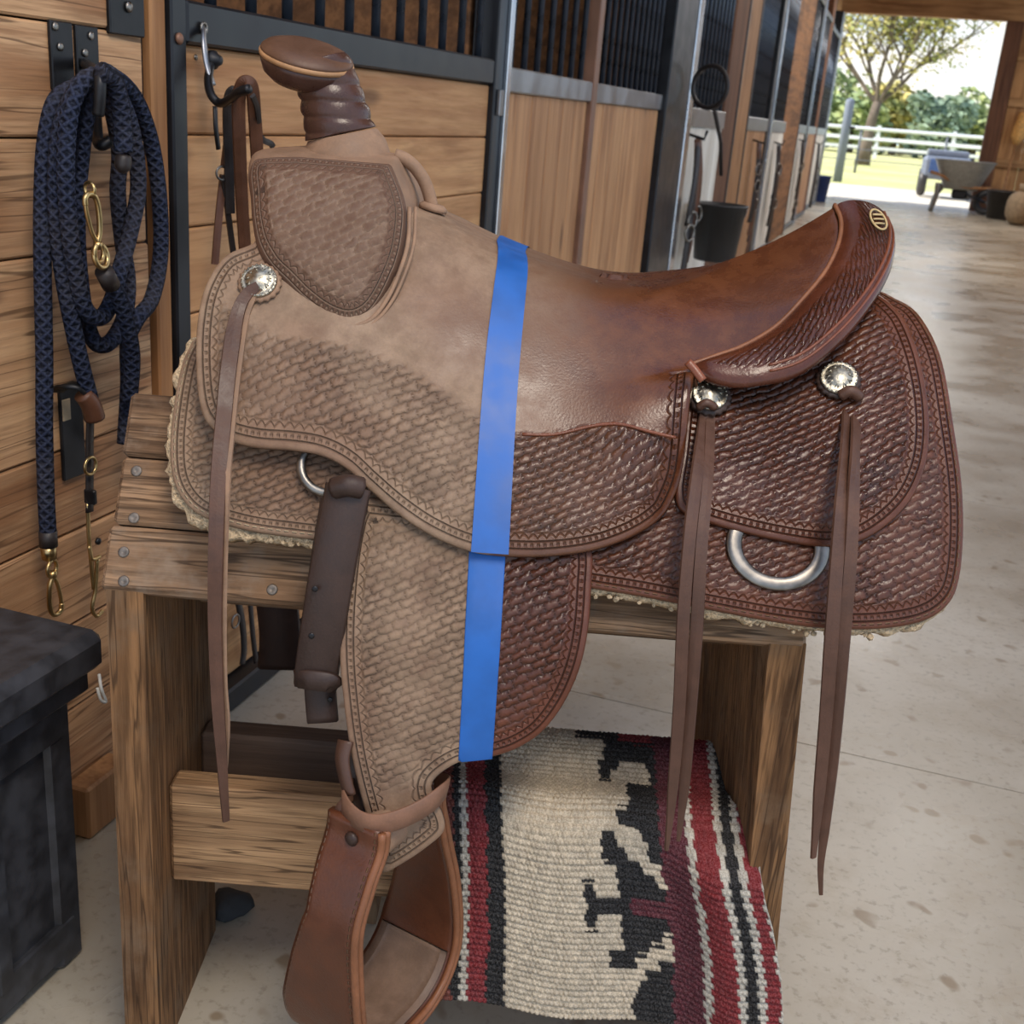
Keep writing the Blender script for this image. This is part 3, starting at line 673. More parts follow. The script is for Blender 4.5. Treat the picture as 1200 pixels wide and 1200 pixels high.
def bw_seat(p, v): return sstep(p[:, 1] - np.interp(p[:, 0], BLx, BLy), -3, 6) * (v[:, 1] > .12)
def dust_seat(p):
    d = sstep(tape_x(p[:, 1]) - p[:, 0], -10, 10); k = .40 * sstep(p[:, 0], 720, 620) * sstep(p[:, 1], 460, 330) + .18 * sstep(p[:, 0], 800, 640); return np.maximum(d * (1 - .75 * np.exp(-(((p[:, 0] - 545) / 45) ** 2 + ((p[:, 1] - 395) / 40) ** 2))), k)
def seat_fade(x, q): return np.maximum(sstep(q, .10, 0), sstep(x, .10, .22))
pn = panel(ss, None, .005, ol=jo, bwf=bw_seat, dustf=dust_seat, nomid=True, rollr=.003, bump=lambda v, e: -.018 * seat_fade(v[:, 0], v[:, 1]))
pn = clear_border(pn, lambda v: (v[:, 1] < .165) & ((v[:, 0] > -.24)) | ((v[:, 0] > .14) & (v[:, 1] < .2)))
both('seat', pn, m_seat, sd)
# tooled swag line between the smooth seat and the stamped jockey
ssw = Surf(seat_base, .0185, (-.36, .30), (.10, .40))
def seat_line(pts, r, mat, name, s_=ssw, dr=.6):
    u = resample(s_.un(catmull(pts, 8)), .004); P = s_.P(u[:, 0], u[:, 1], 0); part(name, tube(P, r, 8), mat, sd)
seat_line([(612, 509), (650, 509), (690, 500), (712, 497), (732, 498), (762, 506), (792, 513)], .0016, m_smooth, 'border_ridge')
# cantle roll
OUT_PX = [(810, 431, .176), (828, 443, .186), (857, 453, .193), (892, 452, .195), (938, 440, .186), (985, 403, .160), (1020, 361, .122), (1042, 322, .080), (1048, 292, .036), (1041, 270, 0)]
OC = np.array([U(a, b, YC - y) for a, b, y in OUT_PX])
OC = resample(catmull(np.array(OC), 8), .004); nv = 90; oi = np.linspace(0, 1, nv); so = np.r_[0, np.cumsum(np.linalg.norm(np.diff(OC, axis=0), axis=1))]; so /= so[-1]
OCv = np.stack([np.interp(oi, so, OC[:, k]) for k in range(3)], 1)
RMv = np.stack([RIMC[::-1, 0], YC - RIMC[::-1, 2], RIMC[::-1, 1] + .001], 1); sr = np.r_[0, np.cumsum(np.linalg.norm(np.diff(RMv, axis=0), axis=1))]; Lr = sr[-1]; RMv = np.stack([np.interp(oi, sr / Lr, RMv[:, k]) for k in range(3)], 1)
Vr = []; Ur = []; EDr = []; Fr = []; ku = 20
for i in range(nv):
    Rm, Oo = RMv[i], OCv[i]; wd = np.linalg.norm(Oo - Rm); up = np.array([.45, -.35 * (1 - oi[i]), .8]); up /= np.linalg.norm(up)
    for k in range(ku + 1):
        u = k / ku; b = .22 * wd * (4 * u * (1 - u)) ** .8 + min(.004, .2 * wd) * (1 - (2 * u - 1) ** 8)
        Vr.append(Rm * (1 - u) + Oo * u + up * b); Ur.append((oi[i] * (Lr * (1 - u) + .40 * u), u * wd * 1.1)); EDr.append(min(u, 1 - u) * wd)
    dn = np.array([-.25, .30 * (1 - oi[i]), -.9]); 
    for k in range(1, 7):                      # rounded lip and underside
        u = k / 6; Vr.append(Oo * (1 - u) + Rm * u * 1.0 + dn * (.011 * math.sin(min(1, u * 3) * math.pi / 2)) * min(1, wd / .03)); Ur.append((oi[i] * Lr, wd + u * wd)); EDr.append(0)
m_ = ku + 7
for i in range(nv - 1):
    for k in range(m_ - 1): Fr.append((i * m_ + k, i * m_ + k + 1, (i + 1) * m_ + k + 1, (i + 1) * m_ + k))
Vr = np.array(Vr); Ur = np.array(Ur); EDr = np.array(EDr); far_ = mirror((Vr, Fr))
RV, RF = cat((Vr, Fr), far_); kk = dict(uv=np.r_[Ur, Ur], attrs=dict(ed=np.r_[EDr, EDr], es=np.r_[Ur[:, 0], Ur[:, 0]], dust=np.zeros(len(RV)), bw=np.r_[sstep(EDr, .012, .016), sstep(EDr, .012, .016)] * .9))
part('cantle_roll', (RV, RF), m_roll, sd, recalc=True, **kk)
full = np.vstack([RMv, (RMv * [1, -1, 1] + [0, 2 * YC, 0])[::-1][1:]])
part('rim_cord', tube(full + np.array([.001, 0, .0015]), .0024, 8), m_edge, sd)
inn = np.array([Vr[i * m_ + int(ku * .76)] for i in range(18, nv)]); full2 = np.vstack([inn, (inn * [1, -1, 1] + [0, 2 * YC, 0])[::-1][1:]])
part('roll_bead', tube(full2, .0016, 6), m_smooth, sd)
inn = np.array([Vr[i * m_ + int(ku * .86)] for i in range(18, nv)]); full2 = np.vstack([inn, (inn * [1, -1, 1] + [0, 2 * YC, 0])[::-1][1:]])
part('roll_bead', tube(full2, .0014, 6), m_smooth, sd)
# brand-like stamped oval at the roll's top centre: raised oval ring with three bars
ci = nv - 9; c0 = Vr[ci * m_ + 10]; tv = Vr[(ci + 4) * m_ + 10] - Vr[(ci - 4) * m_ + 10]; tv /= np.linalg.norm(tv); av = Vr[ci * m_ + 13] - Vr[ci * m_ + 7]; av /= np.linalg.norm(av); nv_ = np.cross(tv, av); nv_ *= np.sign(nv_[2])
th_ = np.linspace(0, 2 * math.pi, 28, endpoint=False); ov = [tube(np.array([c0 + nv_ * .001 + tv * .017 * math.cos(a) + av * .009 * math.sin(a) for a in th_]), .0012, 6, True)]
for k in (-1, 0, 1): ov.append(tube(np.array([c0 + nv_ * .0012 + tv * (.008 * k + .004) + av * .006, c0 + nv_ * .0016 + tv * (.008 * k), c0 + nv_ * .0012 + tv * (.008 * k - .004) - av * .006]), .0012, 6))
part('stamped_oval', cat(*ov), plain('pale_stamp_leather', srgb(196, 170, 120), .35), sd)  # oval and bars in a paler tan than the roll
# cantle back wall
Vb = []; Fb = []
for i in range(14, nv):
    top = OCv[i] * .45 + RMv[i] * .55 - np.array([0, 0, .004]); q = max(.02, float(t2q((YC - OCv[i][1]) / .263)) * .62); bt = rj.P(np.array([min(.36, OCv[i][0] - .02)]), np.array([q]), np.array([0.]))[0]; Vb += [top, (top + bt) / 2 - np.array([.012, 0, 0]), bt]
for i in range(nv - 15):
    for k in range(2): Fb.append((i * 3 + k, i * 3 + k + 1, (i + 1) * 3 + k + 1, (i + 1) * 3 + k))
part('cantle_back', cat((np.array(Vb), Fb), mirror((np.array(Vb), Fb))), m_smooth, sd)
# ------------------------------------------------------------------ fork (swell), horn
def fork_base(x, q):
    z = 1.0 - np.asarray(q, float); x = np.asarray(x, float)
    D = np.interp(z, [.70, .76, .80, .85, .90, .94, .97, 1.0], [.245, .222, .208, .190, .166, .138, .112, .085]); xc = -.235
    D = D * (1 - .16 * np.clip((xc - x) / .11, 0, 1) ** 2 - .10 * np.clip((x + .19) / .09, 0, 1) ** 2)
    return np.stack([x + 0 * q, YC - D, z + 0 * x], -1)
fk = Surf(fork_base, 0, (-.36, -.08), (0, .3))
fork_px = [(287, 222), (285, 196), (292, 176), (312, 171), (345, 170), (385, 167), (422, 160), (443, 162), (458, 178), (468, 198), (477, 222), (481, 245), (477, 285), (466, 320), (450, 352), (432, 372), (408, 380), (380, 372), (352, 352), (330, 330), (312, 312), (296, 285), (289, 255)]
fp = panel(fk, [('px', fork_px + [fork_px[0]])], .004, rollr=.004, roll=(.034, .020), dustf=lambda p: .50 + .25 * sstep(p[:, 1], 200, 360))
both('fork_cover', fp, m_fork, sd)
nbp = fp[2][0]; nb_ = len(nbp); far_b = nbp * [1, -1, 1] + [0, 2 * YC, 0]; ns = 10; Vg = []; Fg = []
cx = nbp[:, 0].mean(); cz = .90
for s in range(ns + 1):
    u = s / ns; bul = math.sin(u * math.pi); P = nbp * (1 - u) + far_b * u
    d = np.stack([nbp[:, 0] - cx, 0 * nbp[:, 0], nbp[:, 2] - cz], 1); d /= np.linalg.norm(d, axis=1)[:, None]; d[:, 2] = np.maximum(d[:, 2], 0) * .6; d[:, 0] = np.minimum(d[:, 0], 0); Vg.append(P + d * .022 * bul)
for s in range(ns):
    for i in range(nb_): Fg.append((s * nb_ + i, s * nb_ + (i + 1) % nb_, (s + 1) * nb_ + (i + 1) % nb_, (s + 1) * nb_ + i))
part('fork_body', (np.concatenate(Vg), Fg), m_dstr, sd, recalc=True)
# welt along the fork's rear seam
def on(surf, pts, o): u = surf.un(catmull(pts, 8)); return surf.P(u[:, 0], u[:, 1], o)
for dx, r in ((0, .0022), (7, .0018)):
    P = on(Surf(fork_base, -.008, (-.36, -.06), (0, .3)), [(480 + dx, 243), (478 + dx, 285), (467 + dx, 322), (451 + dx, 355), (432 + dx * .6, 376 + dx * .5), (406, 384 + dx)], 0); part('welt', tube(P, r, 8), m_dstr, sd)
P = resample(pxpath([(300, 172, 1.19), (360, 169, 1.19), (425, 166, 1.19), (441, 165, 1.19)], 6), .004)
# horn neck (bare leather base), wrap and cap
hb = U(402, 166, YC); h1 = U(400, 150, YC); ht = U(372, 62, YC)
base = [U(406, 172, YC), U(402, 160, YC), U(397, 148, YC)]
part('horn_base', tube(catmull([U(405, 190, YC), U(404, 174, YC), U(402.5, 165, YC), U(401, 158, YC)], 6), np.interp(np.linspace(0, 1, 19), [0, .4, .75, 1], [.050, .0445, .0395, .0365]), 32), m_dstr, sd)
npx = [(399, 157), (395, 140), (390, 120), (385, 102), (380, 88), (376, 77), (374, 71)]
P = resample(pxpath([(a, b, YC) for a, b in npx], 8), .0012); sl = np.linspace(0, 1, len(P))
rad = np.interp(sl, [0, .2, .5, .8, 1], [.0365, .0345, .0325, .0305, .029])
part('horn_wrap', tube(P, rad, 40, rf=lambda s, a: 1 + .075 * (abs(math.sin((s / .0165 + a / math.pi + .12 * math.sin(2 * a)) * math.pi)) ** .6 - .6) + .012 * math.sin(a * 3 + s * 300)), m_wrap, sd)
capn = np.array([.17, -.26, .95]); capn /= np.linalg.norm(capn); cc = U(360, 66, YC - .003)
Rz_ = zto(capn)
part('horn_cap', lathe([(.001, .0115), (.02, .0112), (.034, .0096), (.0425, .0066), (.0465, .003), (.0475, .0)], 40, cc, Rz_), m_cap, sd, 'tan worn horn cap top')
part('horn_cap_rim', lathe([(.0475, .0005), (.0486, -.002), (.0478, -.0045)], 40, cc, Rz_), leather('tan_rim_leather', srgb(164, 124, 86), srgb(90, 64, 46), .5, basket=False, border=False, dust=False), sd)
part('horn_cap_underside', lathe([(.0470, -.004), (.0462, -.010), (.042, -.020), (.033, -.027), (.02, -.030)], 40, cc, Rz_), m_wrap, sd)
# hand hold loop behind the fork
P = pxpath([(463, 182, 1.235), (474, 186, 1.235), (487, 197, 1.235), (498, 214, 1.235), (505, 236, 1.235), (506, 250, 1.235)], 6)
part('hand_loop', tube(resample(P, .003), .0068, 12), m_dstr, sd)
part('loop_anchor', lathe([(.015, 0), (.015, .004), (.011, .007)], 16, U(507, 243, 1.235) - np.array([0, 0, .003]), zto((.2, 0, 1))), m_dstr, sd)
# ------------------------------------------------------------------ tape
m_tape = plain('blue_painters_tape', srgb(20, 88, 164), .5, 0, .14, 26, .0004)
tp1 = Surf(seat_base, .0192, (-.36, .30), (.0, .40))
u = tp1.un(catmull([(552, 647), (566, 450), (577, 350), (587, 279)], 8)); v = tp1.un(catmull([(621, 293), (611, 400), (605, 480), (596, 650)], 8))
u[-1, 1] = 0; v[0, 1] = 0
def seat_off(x, q): return .0195 - .018 * float(seat_fade(x, q))
nt2 = 60; uu = resample(u, .004); uu = np.stack([np.interp(np.linspace(0, 1, nt2), np.linspace(0, 1, len(uu)), uu[:, k]) for k in (0, 1)], 1); vv = resample(v[::-1], .004); vv = np.stack([np.interp(np.linspace(0, 1, nt2), np.linspace(0, 1, len(vv)), vv[:, k]) for k in (0, 1)], 1)
bs_ = Surf(seat_base, 0, (-.36, .30), (0, .4)); Vt = []; nu = 7
for i in range(nt2):
    for k in range(nu):
        p = uu[i] * (1 - k / (nu - 1)) + vv[i] * k / (nu - 1); Vt.append(bs_.P(np.array([p[0]]), np.array([p[1]]), np.array([seat_off(*p) + rng.uniform(0, .0002)]))[0])
Ft = [(i * nu + k, i * nu + k + 1, (i + 1) * nu + k + 1, (i + 1) * nu + k) for i in range(nt2 - 1) for k in range(nu - 1)]
Vt = np.array(Vt); part('masking_tape', cat((Vt, Ft), mirror((Vt, Ft))), m_tape, sd, 'blue tape strip across seat and jockey', recalc=False)
tp2 = Surf(fend_base, .0012, (-.28, .16), (0, .62))
part('masking_tape', panel(tp2, [('pxl', [(550, 640), (560, 640), (593, 640), (586, 760), (577, 890), (557, 892), (537, 894), (543, 780)])], .001, sp=.008, rollr=.0008)[0], m_tape, sd, 'blue tape strip on fender')
# ------------------------------------------------------------------ rings, straps, conchos, strings
def hit(surf, p, o=0): u = surf.un([p]); return surf.P(u[:, 0], u[:, 1], o)[0], surf.N(u[:, 0], u[:, 1])[0]
c, n = hit(sk, (388, 548)); part('rigging_ring', ring(c + n * .007, n, .027, .0045, 32, 8), m_steel, sd, 'silver front rigging ring')
c, n = hit(sk, (911, 640)); Vd, Fd = ring((0, 0, 0), (0, 0, 1), .041, .0075, 36, 10); Vd[:, 2] *= .35; Rr = zto(n)
part('rigging_ring', ((Vd * [1, .88, 1]) @ Rr.T + c + n * .0025, Fd), m_steel, sd, 'silver rear rigging ring')
# latigo keeper strap: folded dark strap behind the fender
P = pxpath([(408, 570, .965), (400, 610, .955), (389, 670, .945), (379, 730, .94), (371, 785, .94), (369, 806, .945)], 6); part('latigo_strap', ribbon(P, .041, .006, (0, -1, .05)), m_dark, sd, 'dark folded cinch strap')
P = pxpath([(395, 585, .985), (380, 680, .965), (374, 760, .96), (375, 806, .955), (378, 846, .95)], 6); part('latigo_strap', ribbon(P, .030, .006, (.1, -1, .05)), m_dark, sd)
P = pxpath([(348, 795, .943), (362, 797, .934), (385, 800, .934), (394, 805, .94)], 6); part('strap_keeper', ribbon(P, .020, .004, (0, -1, .1)), m_dark, sd)
part('latigo_strap', ribbon(pxpath([(318, 640, 1.57), (324, 700, 1.57), (328, 745, 1.57), (326, 784, 1.57)], 6), .062, .006, (.2, -1, 0)), m_dark, sd)
part('strap_fold', tube(pxpath([(392, 572, .962), (408, 569, .958), (424, 572, .962)], 4), .010, 10), m_dark, sd)
for k, (x, y) in enumerate(((369, 690), (365, 745), (387, 820))): 
    part('strap_hole', lathe([(.0028, 0), (.0028, .0008), (.0012, .001)], 10, U(x, y, .9365 if k < 2 else .9465), zto((0, -1, .05))), m_iron, sd)
def concho(p, surf, o, rr, rd, dusty):
    c, n = hit(surf, p, o); Rr = zto(n)
    ro = part('rosette', lathe([(rr * .2, 0), (rr * .95, 0), (rr, .002), (rr * .9, .0042), (rr * .3, .005)], 72, c, Rr, sc=lambda a: 1 + .045 * math.cos(a * 18)), m_dstr if dusty else m_dark, sd)
    cn = part('concho', lathe([(rd, .0042), (rd, .0062), (rd * .93, .0074), (rd * .86, .0066), (rd * .6, .0096), (rd * .25, .0118), (.0005, .0122)], 32, c, Rr), m_silver, sd)
    pts = [lathe([(.0011, 0), (.0008, .0012)], 6, c + Rr @ np.array([rd * .94 * math.cos(a), rd * .94 * math.sin(a), .0068]), Rr) for a in np.linspace(0, 2 * math.pi, 24, endpoint=False)]
    pts += [tube(np.array([c + Rr @ np.array([rd * r0 * math.cos(a + tw), rd * r0 * math.sin(a + tw), zz]) for r0, tw, zz in ((.72, -.12, .0088), (.5, 0, .0108), (.72, .12, .0088))]), .0006, 5) for a in np.linspace(0, 2 * math.pi, 10, endpoint=False)]
    part('engraving', cat(*pts), m_silver, cn)
    return c, n
C1 = concho((305, 333), ss, .001, .0205, .0170, True)
C2 = concho((830, 467), rj, .002, .0215, .0170, False)
C3 = concho((982, 447), rj, .001, .0215, .0178, False)
def string(pts, w, th=.0028, mat=m_string, nrm=(0, -1, .12), tw=0):
    P = resample(pxpath(pts, 8), .006); n = len(P); s = np.linspace(0, 1, n)
    N_ = np.stack([np.sin(tw * s * s + .25 * np.sin(s * 7)), -np.cos(tw * s * s), .1 + 0 * s], 1)
    wv = np.interp(s, np.linspace(0, 1, len(w)), w); part('saddle_string', ribbon(P, wv, th, N_), mat, sd, smooth=False)
d1c = C1[0][1] - .012
string([(303, 335, d1c), (288, 346, d1c - .004), (277, 372, 1.055), (268, 430, 1.015), (262, 490, .985), (256, 560, .958), (253, 640, .935), (252, 730, .93), (255, 820, .928), (260, 890, .928), (265, 962, .93)], [.010, .015, .0145, .0145, .014, .014, .013, .012, .010, .007], tw=.5)
string([(303, 336, d1c), (293, 350, d1c - .002), (284, 378, 1.06), (275, 436, 1.02), (268, 500, .985), (262, 575, .955), (259, 680, .936), (260, 790, .934), (264, 850, .936), (262, 915, .936)], [.010, .012, .012, .012, .012, .011, .010, .006], mat=m_dstr, tw=-.4)
d2c = C2[0][1] - .014
string([(827, 472, d2c), (824, 492, d2c - .003), (818, 545, .995), (809, 620, .955), (801, 720, .938), (796, 830, .936), (788, 930, .936), (781, 996, .936)], [.009, .0125, .0125, .012, .012, .012, .0105, .004], tw=.35)
string([(832, 472, d2c), (832, 492, d2c - .001), (829, 560, .99), (822, 640, .952), (816, 740, .94), (808, 840, .94), (802, 920, .94), (795, 985, .94)], [.009, .0125, .012, .012, .012, .012, .0105, .004], tw=-.3)
part('string_knot', tube(pxpath([(818, 478, d2c - .004), (828, 472, d2c - .007), (838, 478, d2c - .004)], 4), .004, 8), m_string, sd)
d3c = C3[0][1] - .014
string([(990, 455, d3c), (993, 480, d3c - .002), (988, 560, .985), (982, 640, .95), (975, 740, .932), (968, 840, .93), (960, 930, .93), (953, 1005, .93)], [.010, .0135, .0135, .013, .013, .0125, .012, .006], tw=.4)
string([(998, 458, d3c), (1003, 482, d3c - .001), (1001, 560, .985), (997, 650, .948), (988, 760, .936), (978, 870, .936), (968, 960, .936), (962, 1012, .936), (962, 1048, .936)], [.010, .0125, .0125, .0125, .012, .0115, .011, .009, .004], tw=-.3)
part('string_knot', tube(pxpath([(985, 464, d3c - .004), (997, 458, d3c - .007), (1008, 466, d3c - .004)], 4), .0055, 8), m_string, sd)
# tie at the jockey corner
part('jockey_tie', ribbon(pxpath([(806, 424, 1.05), (815, 434, 1.045), (824, 446, 1.04)], 5), .008, .003, (0, -1, .3)), m_smooth, sd)
# ------------------------------------------------------------------ stirrup: a leather covered U, turned about 30 degrees
av = np.array([math.cos(math.radians(-30)), math.sin(math.radians(-30)), 0]); bv = np.array([-av[1], av[0], 0])   # av: width axis (front rim), bv: across the opening
p0 = U(450, 1002, .868)
SP = np.array([.93, 1.0]) * catmull([(.002, .022), (0, .0), (-.018, -.027), (-.034, -.056), (-.031, -.097), (-.021, -.145), (-.004, -.176), (.028, -.187), (.065, -.189), (.108, -.186), (.140, -.170), (.153, -.140), (.139, -.087), (.113, -.035), (.099, .0), (.097, .022)], 6)
SP[:, 1] = np.where(SP[:, 1] < -.02, -.02 + (SP[:, 1] + .02) * 1.36, SP[:, 1]); SP = resample(SP, .006); ST = np.gradient(SP, axis=0); ST /= np.linalg.norm(ST, axis=1)[:, None]; SN = np.stack([ST[:, 1], -ST[:, 0]], 1)   # outward
def swid(z): return np.interp(z, [-.25, -.19, -.12, -.065, 0, .03], [.104, .098, .078, .060, .066, .064])
def stir_shell(o_out, o_in, a0, a1f, i0=0, i1=None, nw=6):
    V = []; EDs = []; ESs = []; F = []; idx = range(i0, i1 or len(SP)); m = 2 * (nw + 1)
    sl = 0
    for j, i in enumerate(idx):
        w = a1f(SP[i, 1]); sl = j * .006
        for o, sgn in ((o_out, 1), (o_in, -1)):
            for k in (range(nw + 1) if sgn == 1 else range(nw, -1, -1)):
                u = k / nw; a = a0 - (w + a0) * u; rr = .0025 * (1 - min(1, min(u, 1 - u) * nw / 1.0)); q = SP[i] + SN[i] * (o - sgn * rr)
                V.append(p0 + bv * q[0] + np.array([0, 0, q[1]]) + av * a); EDs.append(min(u, 1 - u) * w if sgn == 1 else .05); ESs.append(sl)
    n = len(list(idx))
    for j in range(n - 1):
        for k in range(m): F.append((j * m + k, j * m + (k + 1) % m, (j + 1) * m + (k + 1) % m, (j + 1) * m + k))
    F.append(tuple(range(m))); F.append(tuple((n - 1) * m + k for k in range(m)))
    return (np.array(V), F), dict(attrs=dict(ed=EDs, es=ESs, dust=np.zeros(len(V)), bw=np.zeros(len(V))), uv=np.zeros((len(V), 2)))
def build_stirrup(mir):
    f = mirror if mir else (lambda x: x)
    sh, kw = stir_shell(.006, -.006, -.004, swid, nw=14)
    st = part('stirrup', f(sh), m_stir, sd, recalc=True, **kw)
    for o in (.0035, -.0035):
        P = np.array([p0 + bv * (q + n * o)[0] + np.array([0, 0, (q + n * o)[1]]) + av * -.002 for q, n in zip(SP, SN)]); part('rim_binding', f(tube(P, .0038, 8)), m_edge, st)
    i0 = int(len(SP) * .36); i1 = int(len(SP) * .66)
    sh, kw = stir_shell(-.0062, -.0085, -.008, lambda z: swid(z) - .006, i0, i1); part('tread', f(sh), m_tread, st, 'scuffed dusty tread', recalc=True, **kw)
    part('stirrup_bar', f(tube(np.array([p0 + bv * .002 - av * .031 + [0, 0, .006], p0 + bv * .090 - av * .033 + [0, 0, .006]]), .0085, 12)), m_steel, st)
    part('bar_bolt', f(lathe([(.007, 0), (.007, .003), (.004, .005)], 10, p0 - bv * .004 - av * .033 + np.array([0, 0, .006]), zto(-bv))), m_dark, st)
    return st
build_stirrup(False); build_stirrup(True)
# leather folded round the stirrup bar, hobble strap
q0 = p0 + bv * .010 - av * .020; q1 = p0 + bv * .084 - av * .020
Vf, Ff = tube(np.linspace(q0, q1, 12) + np.array([0, 0, .004]), .0195, 20); part('folded_leather', (Vf, Ff), m_dstr, sd)
hp = pxpath([(436, 925, .945), (415, 925, .930), (402, 934, .905), (408, 950, .888), (424, 963, .877), (446, 966, .873), (472, 959, .877), (498, 946, .888), (518, 930, .905), (524, 921, .930), (510, 918, .945)], 8)
cen = U(462, 935, .945); nh = hp - cen; nh[:, 2] = 0; nh /= np.linalg.norm(nh, axis=1)[:, None]
part('hobble_strap', ribbon(hp, .021, .0022, nh), leather('hobble_leather', srgb(120, 86, 66), srgb(80, 56, 44), .6, basket=False, border=False, dust=False), sd)
part('hobble_strap', ribbon(pxpath([(410, 932, .90), (404, 910, .905), (401, 888, .912), (405, 868, .92)], 6), np.linspace(.012, .016, 19), .004, (-.4, -1, 0)), m_string, sd)
part('stirrup_strap', ribbon(pxpath([(412, 870, .945), (414, 905, .94), (420, 945, .92), (428, 985, .91)], 6), .024, .006, (-.5, -1, 0)), m_dark, sd)
part('hobble_strap', ribbon(pxpath([(404, 968, .90), (398, 952, .90), (408, 938, .90)], 6), .012, .004, (-.4, -1, 0)), m_string, sd)
# ------------------------------------------------------------------ woven blanket over the two rails
prof = [(1.240, .17), (1.236, .24), (1.234, .318), (1.224, .343), (1.20, .352), (1.17, .350), (1.13, .341), (1.10, .348), (1.07, .358), (1.048, .354), (1.033, .338), (1.026, .30), (1.022, .24), (1.018, .17), (1.014, .115)]
prof = resample(catmull(prof, 10), .0016); nvb = len(prof); nub = 270
def solve_x(px, y, z):
    x = 0.
    for _ in range(30):
        a = proj_l([x, y, z]); b = proj_l([x + 1e-3, y, z]); x += (px - a[0]) / (b[0] - a[0]) * 1e-3
    return x
rows = []
for (y, z) in prof[::6]:
    py = proj_l([.2, y, z])[1]; py = py if y < 1.2 else 868.
    rows.append((solve_x(np.interp(py, [860, 960, 1040, 1200], [519, 519, 521, 516]), y, z), solve_x(np.interp(py, [868, 960, 1010, 1040, 1100, 1200], [872, 883, 889, 898, 908, 913]), y, z)))
rows = np.array(rows); ri = np.linspace(0, 1, nvb); rows = np.stack([np.interp(ri, np.linspace(0, 1, len(rows)), rows[:, k]) for k in (0, 1)], 1)
BEI = srgb(208, 192, 166); BLK = srgb(31, 28, 26); RED = srgb(132, 40, 42); MAR = srgb(92, 36, 44); WHI = srgb(196, 188, 172); BRN = srgb(120, 60, 46)
def bcol(x, y):
    for lim, c in ((538, BRN), (547, BLK), (555, WHI), (577, RED), (597, BLK)):
        if x < lim: return c
    if x > 783:
        for lim, c in ((815, MAR), (823, WHI), (850, RED), (858, WHI), (871, BLK), (879, WHI), (893, RED), (899, WHI)):
            if x < lim: return c
        return BLK
    yy = y if y < 1058 else 2116 - y
    m = BEI
    if 1047 < yy and x > 688 and x <= 740: m = BLK
    if 1030 < yy <= 1049 and (687 < x < 699): m = BLK
    if yy > 1045 and x > 740: m = MAR
    if yy > 1082: m = BLK
    if 1008 < yy <= 1050 and x > 727 + 0 * yy: m = BLK
    if 978 < yy <= 1008 and 712 < x < 730 + (yy - 978) * .9: m = BLK
    if 996 < yy <= 1008 and 725 < x < 745: m = BLK
    # beige zigzag band
    zz = 728 + np.floor((yy - 975) / 14.) * 15
    if 970 < yy < 1042 and zz < x < zz + 26: m = BEI
    if 1040 > yy > 985 and x >= zz + 26: m = BLK
    if y > 1128: m = BLK if x > (752 if y < 1142 else 744 if y < 1165 else 738) else BEI
    # black upper lobe
    if y < 985:
        if y > 968: m = BLK if x > 757 + (y - 968) * .6 or 712 < x < 730 and y > 974 else m
        elif y > 945: m = BLK if x > 735 else BEI
        elif y > 917: m = BLK if x > 748 else BEI
        elif y > 892: m = BLK if 715 < x < 728 or (y < 905 and 722 < x < 740) or x > 778 - (917 - y) * .3 else BEI
        elif y > 869: m = BLK if x > 722 else BEI
        else: m = RED if x > 742 else BLK if x > 690 else BEI
    return m
V = np.zeros((nvb, nub, 3)); Cc = np.zeros((nvb, nub, 4)); Cc[..., 3] = 1
tn = np.gradient(prof, axis=0); tn /= np.linalg.norm(tn, axis=1)[:, None]; nn2 = np.stack([tn[:, 1], -tn[:, 0]], 1)
if nn2[int(nvb * .85), 0] > 0: nn2 = -nn2
sv = np.arange(nvb) * .0016; ncell = 70
jit = rng.uniform(-1, 1, (400, 400)); shade = rng.uniform(.82, 1.12, (400, 400))
for i in range(nvb):
    cv = sv[i] / .0074; r = int(cv); fv = cv - r
    y0_, z0_ = prof[i]; py = proj_l([.15, y0_, z0_])[1] - 0
    if y0_ > 1.2: py = 868 - (nvb * 0 + (sv[np.argmin(np.abs(prof[:, 0] - 1.2))] - sv[i])) * 1200
    for j in range(nub):
        u = j / (nub - 1); cu = u * ncell + (.5 if r % 2 else 0); c = int(cu); fu = cu - c
        uc = (c + .5 - (.5 if r % 2 else 0)) / ncell; wob = jit[r % 400, 7] * .0016 + math.sin(r * .35) * .001
        xx = 527 + min(1, max(0, uc + wob)) * (896 - 527) ; pyc = py + (.5 - fv) * 8 + (xx - 715) * -.012
        Cc[i, j, :3] = np.array(bcol(xx, pyc)) * shade[r % 400, c % 400]
        h = .0036 * (1 - (2 * fu - 1) ** 2) ** .5 * (1 - abs(2 * fv - 1) ** 2.4) + .0006 * jit[r, c % 400]
        x = rows[i, 0] + (rows[i, 1] - rows[i, 0]) * u; low = sstep(sv[i], .25, .40)
        wav = .003 * math.sin(u * 9 + 1) * low - .040 * float(sstep(u, .70, .88)) * float(sstep(sv[i], .352, .40))
        V[i, j] = (x, y0_ + nn2[i, 0] * h + wav, z0_ + nn2[i, 1] * h - low * .010 * u + low * .003 * math.sin(u * 14))
Vt_ = V.reshape(-1, 3); Cb = Cc.reshape(-1, 4)
Vbk = Vt_ - np.repeat(np.stack([0 * nn2[:, 0], nn2[:, 0], nn2[:, 1]], 1), nub, 0) * .011
Fb = [(i * nub + j, i * nub + j + 1, (i + 1) * nub + j + 1, (i + 1) * nub + j) for i in range(nvb - 1) for j in range(nub - 1)]
nB = len(Vt_); Fk = []; bsub = []
for i in range(nvb - 1):
    for j in (0, nub - 1):
        a, b = i * nub + j, (i + 1) * nub + j; Fk.append((a, b, b + nB, a + nB))
